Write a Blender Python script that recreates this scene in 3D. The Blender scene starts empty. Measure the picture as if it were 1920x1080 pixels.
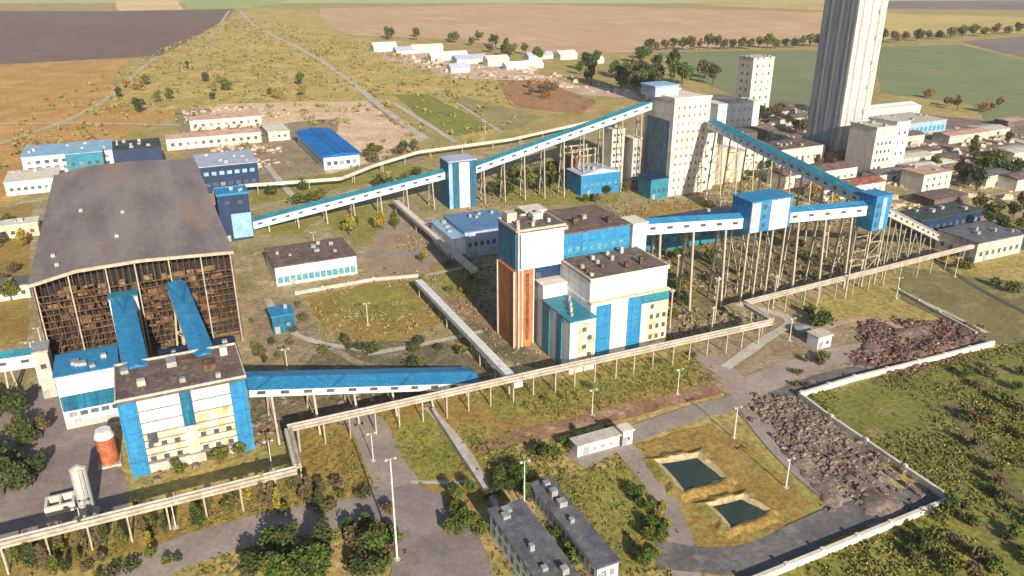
import bpy, math, random
from mathutils import Vector, noise as mnoise
R = math.radians
S = bpy.context.scene
COL = S.collection

# ------------------------------------------------------------------ camera, sky, sun
CAM_H = 100.0; PITCH = R(22.8); FPX = 1500.0
cd = bpy.data.cameras.new('camera'); cam = bpy.data.objects.new('camera', cd); COL.objects.link(cam)
cam.location = (0, 0, CAM_H); cam.rotation_euler = (R(90) - PITCH, 0, 0)
cd.sensor_width = 36; cd.lens = 36 * FPX / 1920; cd.clip_end = 30000; cd.clip_start = 1
S.camera = cam
AX = R(25)                                   # heading of the plant grid
cA, sA = math.cos(AX), math.sin(AX)
SUN_EL = R(24)
su, sv = -0.06, -1.0                          # azimuth towards the sun, in the plant grid
sx, sy = su * cA - sv * sA, su * sA + sv * cA
n_ = math.hypot(sx, sy); sx /= n_; sy /= n_
sd = Vector((sx * math.cos(SUN_EL), sy * math.cos(SUN_EL), math.sin(SUN_EL)))
w = bpy.data.worlds.new('World'); S.world = w; w.use_nodes = True
nt = w.node_tree
sky = nt.nodes.new('ShaderNodeTexSky'); sky.sky_type = 'NISHITA'; sky.sun_disc = False
sky.sun_elevation = SUN_EL; sky.sun_rotation = math.atan2(sx, sy)
bg = nt.nodes['Background']; bg.inputs[1].default_value = 0.07
nt.links.new(sky.outputs[0], bg.inputs[0])
sl = bpy.data.lights.new('sun', 'SUN'); sl.energy = 5.0; sl.angle = R(0.5); sl.color = (1, 0.885, 0.72)
so = bpy.data.objects.new('sun', sl); COL.objects.link(so)
so.rotation_euler = sd.to_track_quat('Z', 'Y').to_euler()
S.view_settings.view_transform = 'Standard'; S.view_settings.look = 'None'
S.view_settings.exposure = 0.84; S.view_settings.gamma = 1.0

# ------------------------------------------------------------------ coordinates
def G(px, py, z=0.0):
    """pixel of the 1920x1080 photograph on the level z -> plant grid (u, v)"""
    a = (px - 960) / FPX; b = -(py - 540) / FPX
    dx, dy, dz = a, math.cos(PITCH) + b * math.sin(PITCH), -math.sin(PITCH) + b * math.cos(PITCH)
    t = (z - CAM_H) / dz; x, y = dx * t, dy * t
    return (x * cA + y * sA, -x * sA + y * cA)
def Wd(u, v, z=0.0): return Vector((u * cA - v * sA, u * sA + v * cA, z))

# ------------------------------------------------------------------ materials
def lin(c):
    return tuple(((x / 255) / 12.92 if x / 255 <= .04045 else ((x / 255 + .055) / 1.055) ** 2.4) for x in c)
def gcol(r, g, b): return tuple(min(.85, x / 1.30) for x in lin((r, g, b)))       # reflectance of level ground
def wcol(r, g, b): return tuple(min(.85, x / 2.1) for x in lin((r, g, b)))        # reflectance of a sunny wall
MC = {}
def mat(name, c1=(), c2=None, scale=0.3, c3=None, fine=2.5, famt=0.35, stretch=(1, 1, 1), rough=.85, metal=0.0,
        bump=0.0, ribs=0.0, ribdir='X', spec=.3, c3scale=None, contrast=.12, fstretch=(1, 1, 1), joints=0):
    if name in MC: return MC[name]
    m = bpy.data.materials.new(name); m.use_nodes = True; t = m.node_tree; N = t.nodes; L = t.links
    b = N['Principled BSDF']; b.inputs['Roughness'].default_value = rough; b.inputs['Metallic'].default_value = metal
    b.inputs['Specular IOR Level'].default_value = spec
    tc = N.new('ShaderNodeTexCoord')
    def noi(sc, st, det=6, off=0):
        mp = N.new('ShaderNodeMapping'); mp.inputs['Scale'].default_value = st; mp.inputs['Location'].default_value = (off, off * .7, off * .3)
        L.new(tc.outputs['Object'], mp.inputs[0])
        n = N.new('ShaderNodeTexNoise'); n.inputs['Scale'].default_value = sc; n.inputs['Detail'].default_value = det
        n.inputs['Roughness'].default_value = .62
        L.new(mp.outputs[0], n.inputs['Vector']); return n
    def ramp(src, lo, hi):
        r = N.new('ShaderNodeMapRange'); r.inputs[1].default_value = lo; r.inputs[2].default_value = hi
        L.new(src, r.inputs[0]); return r.outputs[0]
    c2 = c2 or tuple(x * .75 for x in c1)
    mx = N.new('ShaderNodeMix'); mx.data_type = 'RGBA'
    mx.inputs[6].default_value = (*c1, 1); mx.inputs[7].default_value = (*c2, 1)
    L.new(ramp(noi(scale, stretch).outputs[0], .5 - contrast, .5 + contrast), mx.inputs[0]); out = mx.outputs[2]
    if c3:
        m3 = N.new('ShaderNodeMix'); m3.data_type = 'RGBA'; m3.inputs[7].default_value = (*c3, 1)
        L.new(out, m3.inputs[6]); L.new(ramp(noi(c3scale or scale * 2.3, stretch, off=31).outputs[0], .54, .66), m3.inputs[0]); out = m3.outputs[2]
    fn = noi(fine, fstretch, 4, 7)
    mm = N.new('ShaderNodeMix'); mm.data_type = 'RGBA'; mm.blend_type = 'MULTIPLY'; mm.inputs[0].default_value = 1
    fr = N.new('ShaderNodeMapRange'); fr.inputs[1].default_value = .3; fr.inputs[2].default_value = .7
    fr.inputs[3].default_value = 1 - famt; fr.inputs[4].default_value = 1 + famt * .7
    L.new(fn.outputs[0], fr.inputs[0]); cb = N.new('ShaderNodeCombineColor')
    for k in range(3): L.new(fr.outputs[0], cb.inputs[k])
    L.new(out, mm.inputs[6]); L.new(cb.outputs[0], mm.inputs[7]); 
    cout = mm.outputs[2]
    if joints:
        sp = N.new('ShaderNodeSeparateXYZ'); L.new(tc.outputs['Object'], sp.inputs[0])
        def mth(op, x, y=None):
            q_ = N.new('ShaderNodeMath'); q_.operation = op
            for k, val in enumerate((x, y)):
                if val is None: continue
                if isinstance(val, (int, float)): q_.inputs[k].default_value = val
                else: L.new(val, q_.inputs[k])
            return q_.outputs[0]
        sxy = mth('ADD', sp.outputs[0], sp.outputs[1])
        j1 = mth('LESS_THAN', mth('FRACT', mth('DIVIDE', sxy, joints)), .16 / joints); j2 = mth('LESS_THAN', mth('FRACT', mth('DIVIDE', sp.outputs[2], joints * 1.3)), .14 / joints)
        jm = N.new('ShaderNodeMix'); jm.data_type = 'RGBA'; jm.blend_type = 'MULTIPLY'; jm.inputs[7].default_value = (.62, .6, .58, 1)
        L.new(mth('MULTIPLY', mth('MAXIMUM', j1, j2), .8), jm.inputs[0]); L.new(cout, jm.inputs[6]); cout = jm.outputs[2]
    L.new(cout, b.inputs['Base Color'])
    h = None
    if ribs:
        wv = N.new('ShaderNodeTexWave'); wv.bands_direction = ribdir; wv.inputs['Scale'].default_value = ribs
        mp = N.new('ShaderNodeMapping'); L.new(tc.outputs['Object'], mp.inputs[0]); L.new(mp.outputs[0], wv.inputs[0])
        h = wv.outputs['Fac']
    elif bump: h = fn.outputs[0]
    if h is not None:
        bp = N.new('ShaderNodeBump'); bp.inputs['Strength'].default_value = bump or .4; bp.inputs['Distance'].default_value = .1
        L.new(h, bp.inputs['Height']); L.new(bp.outputs[0], b.inputs['Normal'])
    MC[name] = m; return m

VS = (1.6, 1.6, .12)   # streaks that run down a wall
M_white = mat('white_cladding', (.66, .68, .68), (.58, .60, .60), .25, stretch=(1, 1, .25), fine=1.2, famt=.2, fstretch=VS, rough=.6, ribs=1.2, c3=(.54, .50, .44), c3scale=.6, joints=3.0)
M_cream = mat('cream_cladding', (.62, .56, .42), (.42, .30, .15), .35, fine=1.1, famt=.3, fstretch=(1, 1, 1.5), rough=.8, c3=(.66, .64, .56))
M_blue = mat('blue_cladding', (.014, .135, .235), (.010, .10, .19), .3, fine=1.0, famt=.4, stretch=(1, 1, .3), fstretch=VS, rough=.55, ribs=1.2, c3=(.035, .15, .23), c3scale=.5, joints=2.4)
M_blueroof = mat('blue_roof_sheet', (.024, .195, .40), (.020, .17, .36), .2, fine=1.4, famt=.28, stretch=(1, 1, .3), rough=.55, c3=(.05, .23, .38), c3scale=.4, joints=2.6)
M_side = mat('pale_cyan_cladding', (.50, .62, .66), (.42, .54, .60), .3, fine=1.2, famt=.2, fstretch=VS, rough=.6)
M_teal = mat('teal_roof_sheet', (.03, .20, .28), (.02, .15, .22), .2, fine=1.3, famt=.3, rough=.55)
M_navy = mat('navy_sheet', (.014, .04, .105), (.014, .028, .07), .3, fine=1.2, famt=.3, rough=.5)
M_ltblue = mat('pale_blue_sheet', (.26, .42, .56), (.18, .33, .5), .3, fine=1.2, famt=.25, rough=.5)
M_ltroof = mat('pale_lavender_roof', (.36, .40, .52), (.30, .33, .43), .3, fine=1.2, famt=.25, rough=.6)
M_shedroof = mat('weathered_grey_roof_sheet', gcol(150, 138, 134), gcol(122, 112, 112), .045, c3=gcol(160, 132, 114), c3scale=.03,
                 stretch=(2.4, .5, 1), joints=6.0, fine=.9, famt=.2, fstretch=(3, .35, 1), rough=.7)
M_brownroof = mat('brown_tar_roof', gcol(122, 104, 96), gcol(98, 82, 80), .25, fine=1.2, famt=.35, c3=gcol(140, 128, 118))
M_slate = mat('grey_slate_roof', gcol(112, 112, 120), gcol(86, 86, 98), .3, fine=2, famt=.25, c3=gcol(120, 128, 122))
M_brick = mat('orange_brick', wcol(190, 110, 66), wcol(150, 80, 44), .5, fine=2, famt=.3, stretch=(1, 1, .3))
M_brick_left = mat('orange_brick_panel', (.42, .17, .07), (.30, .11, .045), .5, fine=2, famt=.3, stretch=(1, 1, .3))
M_conc = mat('pale_concrete', (.46, .43, .38), (.34, .32, .28), .4, fine=1.5, famt=.25, fstretch=VS)
M_concw = mat('whitewashed_concrete', (.60, .56, .49), (.52, .46, .39), .2, fine=.9, famt=.2, fstretch=VS, c3=(.50, .40, .33), c3scale=.12)
M_tower = mat('cast_concrete_tower', (.46, .46, .46), (.34, .345, .36), .16, fine=.7, famt=.3, c3=(.30, .29, .29), c3scale=.3, joints=4.0, stretch=(2, 2, .2), fstretch=VS)
M_towershade = mat('shaded_tower_side', (.30, .31, .35), (.20, .21, .24), .2, fine=.8, famt=.3, stretch=(2, 2, .2), fstretch=VS)  # darker copy of the tower concrete, shade of the left face in its colour
M_rack = mat('rack_concrete', gcol(196, 186, 172), gcol(166, 154, 138), .3, fine=1.3, famt=.25)
M_post = mat('post_concrete', (.40, .35, .27), (.30, .26, .20), .5, fine=2, famt=.2)
M_steel = mat('galvanised_steel', (.38, .39, .38), (.28, .28, .27), .8, fine=2, famt=.2, rough=.5, metal=.3)
M_rust = mat('rusty_steel', (.12, .065, .035), (.055, .035, .025), .4, fine=1.2, famt=.5, c3=(.22, .13, .06))
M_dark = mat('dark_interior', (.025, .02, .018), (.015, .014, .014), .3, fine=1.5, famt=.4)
M_glass = mat('dark_window_glass', (.05, .06, .08), (.09, .10, .12), .8, fine=2, famt=.3, rough=.15, spec=.5)
M_winband = mat('teal_glazing', (.06, .20, .25), (.12, .30, .34), 1.2, fine=1.5, famt=.4, rough=.25, spec=.5)
M_orange = mat('orange_plaster', wcol(232, 150, 110), wcol(200, 110, 70), .6, fine=2, famt=.2)
M_bark = mat('bark', (.09, .065, .045), (.06, .045, .03), 1, fine=4, famt=.3)
M_water = mat('dark_pond_water', (.022, .045, .042), (.035, .05, .038), .15, fine=.8, famt=.3, rough=.32, spec=.3)
M_poolwater = mat('blue_basin_water', (.0, .12, .42), (.0, .16, .5), .1, fine=.6, famt=.15, rough=.2, spec=.5)
M_sand = mat('sandy_bank', gcol(206, 188, 150), gcol(176, 156, 110), .4, fine=1.5, famt=.25)

# ------------------------------------------------------------------ mesh building, absolute plant-grid coordinates
ORG = {}
class MB:
    def __init__(s): s.v = []; s.f = []
    def quad(s, *p):
        i = len(s.v); s.v += [tuple(q) for q in p]; s.f.append(tuple(range(i, i + len(p))))
    def box(s, u0, u1, v0, v1, z0, z1, top=True, bottom=True):
        i = len(s.v)
        s.v += [(u0, v0, z0), (u1, v0, z0), (u1, v1, z0), (u0, v1, z0), (u0, v0, z1), (u1, v0, z1), (u1, v1, z1), (u0, v1, z1)]
        s.f += [(i, i+1, i+5, i+4), (i+1, i+2, i+6, i+5), (i+2, i+3, i+7, i+6), (i+3, i, i+4, i+7)]
        if top: s.f.append((i+4, i+5, i+6, i+7))
        if bottom: s.f.append((i+3, i+2, i+1, i))
        return s
    def beam(s, a, b, w, h=None, up=(0, 0, 1)):
        h = h or w; a = Vector(a); b = Vector(b); d = (b - a).normalized(); up = Vector(up)
        if abs(d.dot(up)) > .98: up = Vector((1, 0, 0))
        x = d.cross(up).normalized() * w / 2; y = x.cross(d).normalized() * h / 2; i = len(s.v)
        for p in (a, b): s.v += [tuple(p - x - y), tuple(p + x - y), tuple(p + x + y), tuple(p - x + y)]
        s.f += [(i, i+1, i+5, i+4), (i+1, i+2, i+6, i+5), (i+2, i+3, i+7, i+6), (i+3, i, i+4, i+7), (i+3, i+2, i+1, i), (i+4, i+5, i+6, i+7)]
        return s
    def cone(s, a, b, r0, r1, n=10, cap=True):
        a = Vector(a); b = Vector(b); d = (b - a).normalized(); up = Vector((0, 0, 1)) if abs(d.z) < .9 else Vector((1, 0, 0))
        x = d.cross(up).normalized(); y = d.cross(x); i = len(s.v)
        for p, r in ((a, r0), (b, r1)):
            for k in range(n):
                t = 2 * math.pi * k / n; s.v.append(tuple(p + x * r * math.cos(t) + y * r * math.sin(t)))
        for k in range(n): s.f.append((i + k, i + (k + 1) % n, i + n + (k + 1) % n, i + n + k))
        if cap: s.f.append(tuple(i + n + k for k in range(n))); s.f.append(tuple(i + n - 1 - k for k in range(n)))
        return s
    def prism(s, prof, v0, v1):
        """profile of (u, z) pulled along v"""
        n = len(prof); i = len(s.v)
        for v in (v0, v1): s.v += [(p[0], v, p[1]) for p in prof]
        for k in range(n): s.f.append((i + k, i + (k + 1) % n, i + n + (k + 1) % n, i + n + k))
        s.f.append(tuple(i + k for k in range(n))[::-1]); s.f.append(tuple(i + n + k for k in range(n)))
        return s
    def prismu(s, prof, u0, u1):
        n = len(prof); i = len(s.v)
        for u in (u0, u1): s.v += [(u, p[0], p[1]) for p in prof]
        for k in range(n): s.f.append((i + k, i + (k + 1) % n, i + n + (k + 1) % n, i + n + k))
        s.f.append(tuple(i + k for k in range(n))[::-1]); s.f.append(tuple(i + n + k for k in range(n)))
        return s
    def build(s, name, m, parent=None, smooth=False, fix=True):
        me = bpy.data.meshes.new(name)
        o = bpy.data.objects.new(name, me); COL.objects.link(o)
        if parent:
            root = parent
            while root.parent: root = root.parent
            ou, ov, oz = ORG[root.name]; o.parent = parent
        else:
            us = [p[0] for p in s.v]; vs = [p[1] for p in s.v]
            ou, ov, oz = (min(us) + max(us)) / 2, (min(vs) + max(vs)) / 2, min(p[2] for p in s.v)
            o.location = Wd(ou, ov, oz); o.rotation_euler = (0, 0, AX)
        me.from_pydata([(p[0] - ou, p[1] - ov, p[2] - oz) for p in s.v], [], s.f); me.update()
        if fix:
            import bmesh
            bm = bmesh.new(); bm.from_mesh(me); bmesh.ops.recalc_face_normals(bm, faces=bm.faces); bm.to_mesh(me); bm.free()
        me.materials.append(m)
        if smooth:
            for p in me.polygons: p.use_smooth = True
        return o
def tag(o, label=None, cat=None, group=None, kind=None):
    if label: o['label'] = label
    if cat: o['category'] = cat
    if group: o['group'] = group
    if kind: o['kind'] = kind
    return o
def thing(name, label, cat, u, v, z=0.0, group=None):
    o = bpy.data.objects.new(name, None); COL.objects.link(o); o.empty_display_size = 2
    o.location = Wd(u, v, z); o.rotation_euler = (0, 0, AX); ORG[o.name] = (u, v, z)
    return tag(o, label, cat, group)
def copy_tree(o, parent=None):
    c = o.copy(); COL.objects.link(c); c.parent = parent
    for ch in o.children: copy_tree(ch, c)
    return c

# ------------------------------------------------------------------ the ground
rnd = random.Random(7)
M_ground = mat('dry_grass_ground', gcol(186, 162, 100), gcol(158, 148, 82), .035, c3=gcol(198, 168, 118), c3scale=.06, fine=.8, famt=.5, bump=.3)
g = MB(); g.quad((-4500, -600, 0), (9000, -600, 0), (9000, 14000, 0), (-4500, 14000, 0))
g.v = [(-3500, -800, 0), (5200, -800, 0), (5200, 5200, 0), (-3500, 5200, 0)]
tag(g.build('ground', M_ground), kind='structure')
LEVEL = [0.0]
def patch(name, pts, m, jit=.6, sub=14, step=.003):
    """flat sheet with an uneven outline; pts are photograph pixels on the ground"""
    LEVEL[0] += step; z = LEVEL[0]
    p = [Vector((*G(*q), 0)) for q in pts]; out = []
    for i in range(len(p)):
        a, b = p[i], p[(i + 1) % len(p)]; d = b - a; nrm = Vector((-d.y, d.x, 0)).normalized() if d.length else d
        for k in range(sub):
            f = k / sub; q = a + d * f
            if k: q = q + nrm * (rnd.uniform(-jit, jit) * .6 + 1.6 * jit * mnoise.noise(Vector((q.x * .08, q.y * .08, len(pts)))))
            out.append((q.x, q.y, z))
    mb = MB(); mb.quad(*out); o = mb.build(name, m, fix=False)
    n = o.data.polygons[0].normal
    if n.z < 0: o.data.flip_normals()
    o.location.z = z
    return tag(o, kind='structure')
ROADPTS = []
def road(name, pts, wd, m, jit=.15, step=.003):
    LEVEL[0] += step; z = LEVEL[0]
    p = [Vector((*G(*q), 0)) for q in pts]; q = []
    for i in range(len(p) - 1):       # smooth by Catmull-Rom
        p0 = p[max(i - 1, 0)]; p1 = p[i]; p2 = p[i + 1]; p3 = p[min(i + 2, len(p) - 1)]
        for k in range(6):
            t = k / 6
            q.append(.5 * ((2 * p1) + (-p0 + p2) * t + (2 * p0 - 5 * p1 + 4 * p2 - p3) * t * t + (-p0 + 3 * p1 - 3 * p2 + p3) * t ** 3))
    q.append(p[-1]); mb = MB()
    for i in range(len(q) - 1):
        for k in range(8): ROADPTS.append((*(q[i] + (q[i+1] - q[i]) * (k / 8)).xy, wd / 2 + .2))
    for i, c in enumerate(q):
        d = (q[min(i + 1, len(q) - 1)] - q[max(i - 1, 0)]).normalized(); nn = Vector((-d.y, d.x, 0))
        ww = wd / 2 + rnd.uniform(-jit, jit)
        a = c + nn * ww; b = c - nn * ww; mb.v += [(a.x, a.y, z), (b.x, b.y, z)]
    for i in range(len(q) - 1): mb.f.append((2*i, 2*i+1, 2*i+3, 2*i+2))
    o = mb.build(name, m); o.location.z = z
    if o.data.polygons[0].normal.z < 0: o.data.flip_normals()
    return tag(o, kind='structure')

def fm(name, a, b, c=None, sc=.02, fine=.25, famt=.25, st=(1, 1, 1), fst=(1, 1, 1)):
    return mat(name, gcol(*a), gcol(*b), sc, c3=gcol(*c) if c else None, fine=fine, famt=famt, stretch=st, fstretch=fst)
F_purple = fm('ploughed_dark_soil', (126, 104, 98), (116, 96, 90), (134, 100, 88), .004, .05, .14, fst=(1, .3, 1))
F_tan = fm('harvested_stubble', (206, 172, 134), (196, 160, 124), (212, 180, 138), .005, .05, .12, fst=(1, .25, 1))
F_green = fm('winter_crop', (130, 140, 96), (120, 134, 98), (146, 142, 90), .006, .06, .12, fst=(1, .3, 1))
F_pale = fm('pale_green_crop', (190, 196, 140), (178, 186, 126), None, .003, .03, .1)
F_yel = fm('yellow_stubble', (206, 184, 116), (188, 168, 104), None, .006, .06, .15)
F_peach = fm('peach_stubble', (232, 204, 156), (218, 188, 140), None, .006, .06, .1)
F_dusk = fm('dark_fallow_soil', (140, 124, 122), (124, 110, 108), None, .004, .05, .12)
F_orange = fm('dry_orange_grass', (204, 160, 96), (182, 138, 74), (208, 172, 88), .03, .5, .4)
F_scrub = fm('scrubby_slope', (204, 176, 106), (172, 158, 84), (218, 188, 116), .03, .35, .45)
F_yard = fm('trodden_yard', (176, 158, 122), (146, 138, 86), (192, 174, 142), .06, .8, .4)
F_yardw = fm('pale_concrete_yard', (216, 194, 172), (190, 160, 140), (226, 212, 196), .05, .5, .35)
F_grey = fm('grey_asphalt', (168, 156, 148), (144, 134, 126), None, .08, 1.0, .2)
F_plaza = fm('mauve_paving', (158, 142, 138), (128, 118, 116), None, .1, 1.2, .2)
F_lawn = fm('olive_lawn', (156, 148, 74), (132, 132, 58), (168, 146, 82), .08, 1.2, .5)
F_lawnr = fm('russet_lawn', (170, 144, 80), (150, 122, 62), (146, 142, 72), .07, 1.2, .5)
F_mead = fm('rough_green_meadow', (136, 134, 66), (114, 116, 56), (152, 138, 90), .05, 1.0, .5)
F_rubble = fm('rubble_ground', (146, 128, 118), (120, 104, 94), (160, 146, 134), .12, 1.1, .6)
F_soil = fm('dark_slag_ground', (136, 124, 98), (108, 104, 74), (156, 140, 112), .12, 1.0, .6)
F_redsoil = fm('red_brown_soil', (168, 134, 108), (140, 104, 80), (186, 156, 126), .12, 1.0, .4)
F_dirt = fm('bare_dirt', (168, 150, 124), (150, 130, 106), (140, 134, 90), .08, .8, .45)
F_conc = fm('light_concrete_slab', (204, 196, 184), (180, 172, 160), None, .1, 1.0, .25)

# far fields
patch('field', [(-200, -25), (2100, -25), (2100, 6), (-200, 6)], F_pale, 3)
patch('field', [(-60, 20), (215, 21), (440, 17), (425, 34), (380, 62), (300, 105), (-60, 124)], F_purple, 1.5)
patch('field', [(215, 1), (330, 0), (345, 18), (222, 20)], F_peach, 3)
patch('field', [(336, 0), (560, -4), (470, 16), (350, 17)], fm('green_crop', (172, 184, 120), (160, 172, 106)), 3)
patch('field', [(600, 16), (960, 7), (1560, 24), (1560, 86), (1300, 92), (1050, 104), (955, 98), (872, 74), (760, 70), (665, 66), (600, 50)], F_tan, 2)
patch('field', [(1300, 0), (1560, 0), (1560, 20), (1420, 14), (1330, 11)], F_yel, 3)
patch('field', [(1640, 2), (1990, 0), (1990, 20), (1640, 16)], F_dusk, 3)
patch('field', [(1640, 24), (1990, 34), (1990, 62), (1760, 62), (1640, 76)], F_yel, 2)
patch('field', [(1230, 98), (1560, 93), (1560, 190), (1430, 200), (1330, 160)], F_green, 1.5)
patch('field', [(1640, 88), (1800, 84), (1890, 106), (1990, 128), (1990, 290), (1870, 250), (1820, 195), (1650, 175)], F_green, 1.5)
patch('field', [(1800, 78), (1990, 62), (1990, 120), (1880, 100)], F_dusk, 1.5)
# slope and grass round the plant
patch('hillside', [(470, 14), (590, 18), (640, 66), (800, 82), (1000, 160), (900, 280), (740, 200), (430, 205), (170, 225), (200, 170), (330, 90)], F_scrub, 2)
patch('hillside', [(-60, 124), (240, 112), (190, 190), (330, 215), (240, 250), (60, 340), (-60, 430)], F_orange, 2)
patch('yard', [(330, 205), (700, 190), (760, 250), (800, 300), (640, 345), (450, 350), (340, 290)], F_dirt, 1)
F_dustyard = fm('dusty_yard', (232, 200, 168), (204, 176, 138), (240, 220, 196), .05, .5, .35)
patch('yard', [(400, 195), (690, 190), (720, 215), (560, 228), (480, 240), (390, 230)], F_dustyard, 1)
patch('yard', [(640, 210), (720, 220), (800, 262), (700, 305), (640, 320), (610, 330)], F_dustyard, 1)
patch('yard', [(700, 90), (790, 90), (850, 120), (950, 120), (1080, 160), (1190, 170), (1200, 185), (1050, 175), (960, 150), (860, 148), (720, 110)], F_yardw, 1)
patch('yard', [(930, 150), (1010, 150), (1120, 190), (1090, 215), (960, 200)], fm('orange_spoil', (184, 134, 90), (160, 124, 84), (130, 100, 82), .05, .5, .5), 1)
patch('lawn', [(740, 178), (800, 176), (930, 240), (860, 255), (820, 250)], fm('vegetable_plot', (142, 142, 62), (124, 132, 54), None, .05, .6, .3), .5)
patch('lawn', [(830, 170), (1020, 220), (960, 245), (900, 232)], fm('dry_plot', (168, 154, 104), (146, 136, 90), None, .05, .6, .4), .5)
patch('yard', [(450, 350), (820, 300), (1240, 215), (1560, 220), (1990, 260), (1990, 420), (1780, 470), (1300, 640), (1060, 700), (560, 790), (60, 800), (-60, 640), (-60, 430), (80, 350)], F_yard, 1)
patch('yard', [(1330, 175), (1990, 240), (1990, 360), (1700, 300), (1600, 330), (1380, 300)], F_rubble, 1)
patch('yard', [(-60, 740), (100, 720), (220, 770), (240, 1000), (-60, 1030)], F_plaza, 1)
patch('lawn', [(480, 345), (760, 305), (820, 320), (470, 385)], F_lawn, .5)
patch('lawn', [(590, 400), (740, 380), (760, 400), (720, 465), (640, 440)], F_lawn, .8)
patch('yard', [(740, 370), (760, 372), (900, 505), (780, 520), (690, 520), (690, 470)], fm('brown_gravel', (172, 150, 130), (150, 132, 112), None, .1, 1, .3), .5)
patch('lawn', [(566, 560), (760, 515), (830, 600), (770, 640), (640, 645)], F_lawnr, .8)
patch('lawn', [(600, 560), (750, 528), (800, 590), (690, 605)], F_lawn, .8)
patch('lawn', [(800, 500), (900, 500), (900, 560), (850, 560)], F_lawn, .5)
patch('ground_strip', [(830, 560), (920, 560), (990, 690), (960, 680)], F_redsoil, .5)
patch('yard', [(560, 640), (830, 640), (940, 700), (560, 720)], F_soil, .8)
patch('yard', [(470, 700), (800, 700), (800, 770), (470, 820)], F_soil, .8)
patch('yard', [(1000, 690), (1060, 690), (880, 600), (850, 640)], F_soil, .5)
patch('lawn', [(470, 560), (560, 556), (610, 640), (560, 690), (480, 640)], F_dirt, .8)
patch('lawn', [(930, 320), (1060, 310), (1180, 345), (1150, 385), (940, 385)], F_lawn, 1)
patch('lawn', [(1200, 470), (1330, 440), (1700, 420), (1760, 460), (1440, 540), (1330, 590), (1260, 600)], fm('posts_ground', (146, 130, 92), (116, 112, 66), (166, 146, 112), .08, .7, .5), 1)
patch('lawn', [(1100, 420), (1240, 380), (1400, 385), (1380, 420), (1220, 430)], F_lawnr, 1)
patch('lawn', [(480, 440), (560, 400), (600, 410), (560, 440)], F_lawn, .6)
patch('lawn', [(-60, 400), (60, 380), (50, 640), (-60, 660)], F_lawnr, 1)
road('path', [(1180, 380), (1000, 400), (900, 480)], 3, F_dirt)
road('path', [(480, 690), (600, 650), (700, 690), (860, 690)], 2.2, F_dirt)
road('path', [(500, 560), (560, 630), (700, 660)], 2.0, F_conc)
road('road', [(1560, 330), (1700, 360), (1850, 400), (1990, 420)], 4, F_dirt)
road('road', [(1640, 330), (1760, 290), (1990, 330)], 5, F_conc)
# south of the pipe rack
patch('lawn', [(560, 800), (690, 775), (820, 755), (1010, 720), (1310, 655), (1340, 700), (1345, 730), (900, 840), (960, 940), (840, 960), (700, 930), (700, 900), (620, 960), (-60, 1100), (-60, 1030), (555, 880)], F_lawnr, .6)
patch('lawn', [(900, 745), (1300, 665), (1310, 700), (930, 790)], F_lawn, .6)
patch('lawn', [(735, 790), (810, 770), (870, 850), (850, 900), (770, 905)], F_lawn, .6)
patch('lawn', [(-60, 1090), (1990, 1090), (1990, 1300), (-60, 1300)], F_lawn, .6)
patch('ground_strip', [(870, 840), (960, 810), (1340, 718), (1352, 738), (1200, 780), (900, 850)], F_redsoil, .4)
patch('lawn', [(1100, 880), (1250, 880), (1280, 960), (1260, 1060), (1140, 1080), (990, 900)], F_lawn, .5)
patch('lawn', [(1170, 840), (1330, 795), (1400, 830), (1520, 950), (1400, 1050), (1290, 1040), (1230, 920)], F_lawnr, .5)
patch('ground_strip', [(1380, 770), (1480, 740), (1720, 950), (1640, 1000), (1560, 960)], F_rubble, .6)
patch('yard', [(1290, 640), (1500, 580), (1660, 640), (1850, 640), (1660, 720), (1490, 745), (1440, 780), (1380, 770), (1320, 700)], F_dirt, .6)
patch('yard', [(1630, 600), (1830, 610), (1820, 660), (1690, 700), (1600, 700)], fm('dark_red_scree', (124, 92, 82), (88, 70, 68), (150, 126, 116), .2, 1.1, .6), .6)
patch('lawn', [(1690, 500), (1990, 540), (1990, 650), (1840, 640), (1690, 560)], fm('grazed_strip', (134, 128, 82), (120, 112, 74), (150, 140, 100), .08, .9, .4), .6)
patch('meadow', [(1860, 655), (1990, 620), (1990, 1100), (1440, 1080), (1780, 940), (1500, 745)], F_mead, .5)
patch('lawn', [(1440, 1080), (1780, 945), (1900, 1100), (1440, 1100)], F_lawn, .5)
# roads
road('road', [(640, 770), (690, 800), (722, 870), (748, 905)], 8, F_grey)
road('road', [(748, 890), (700, 950), (520, 985), (330, 1040), (200, 1120)], 9, F_grey)
patch('plaza', [(700, 930), (770, 905), (830, 930), (900, 1010), (935, 1090), (730, 1110), (735, 1000), (690, 960)], F_plaza, .4)
road('road', [(1320, 668), (1400, 740), (1300, 775), (1180, 818), (1080, 868)], 6, F_grey)
road('road', [(1160, 830), (1230, 910), (1270, 1000), (1290, 1100)], 5, F_grey)
road('road', [(1390, 740), (1450, 830), (1560, 930), (1650, 985)], 5, F_grey)
road('road', [(1380, 740), (1470, 700), (1560, 670), (1640, 655)], 8, fm('mauve_gravel', (176, 158, 150), (158, 140, 134), None, .1, 1, .25))
road('road', [(1230, 1040), (1400, 1050), (1560, 980), (1660, 950), (1760, 935)], 7, fm('damp_asphalt', (122, 118, 118), (100, 98, 100), (140, 132, 124), .1, 1, .3))
road('road', [(1450, 745), (1560, 705), (1700, 680), (1850, 640)], 4, fm('damp_asphalt', (96, 98, 104), (80, 84, 92)))
road('path', [(1380, 570), (1480, 600), (1430, 640), (1360, 690)], 3, F_conc)
road('path', [(640, 480), (760, 478), (900, 468)], 4, F_grey)
road('path', [(560, 548), (680, 530), (780, 520), (880, 500)], 2.2, F_conc)
road('path', [(690, 665), (800, 645), (905, 622)], 2.2, F_conc)
road('path', [(800, 765), (870, 840), (930, 950)], 1.6, F_conc)
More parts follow.
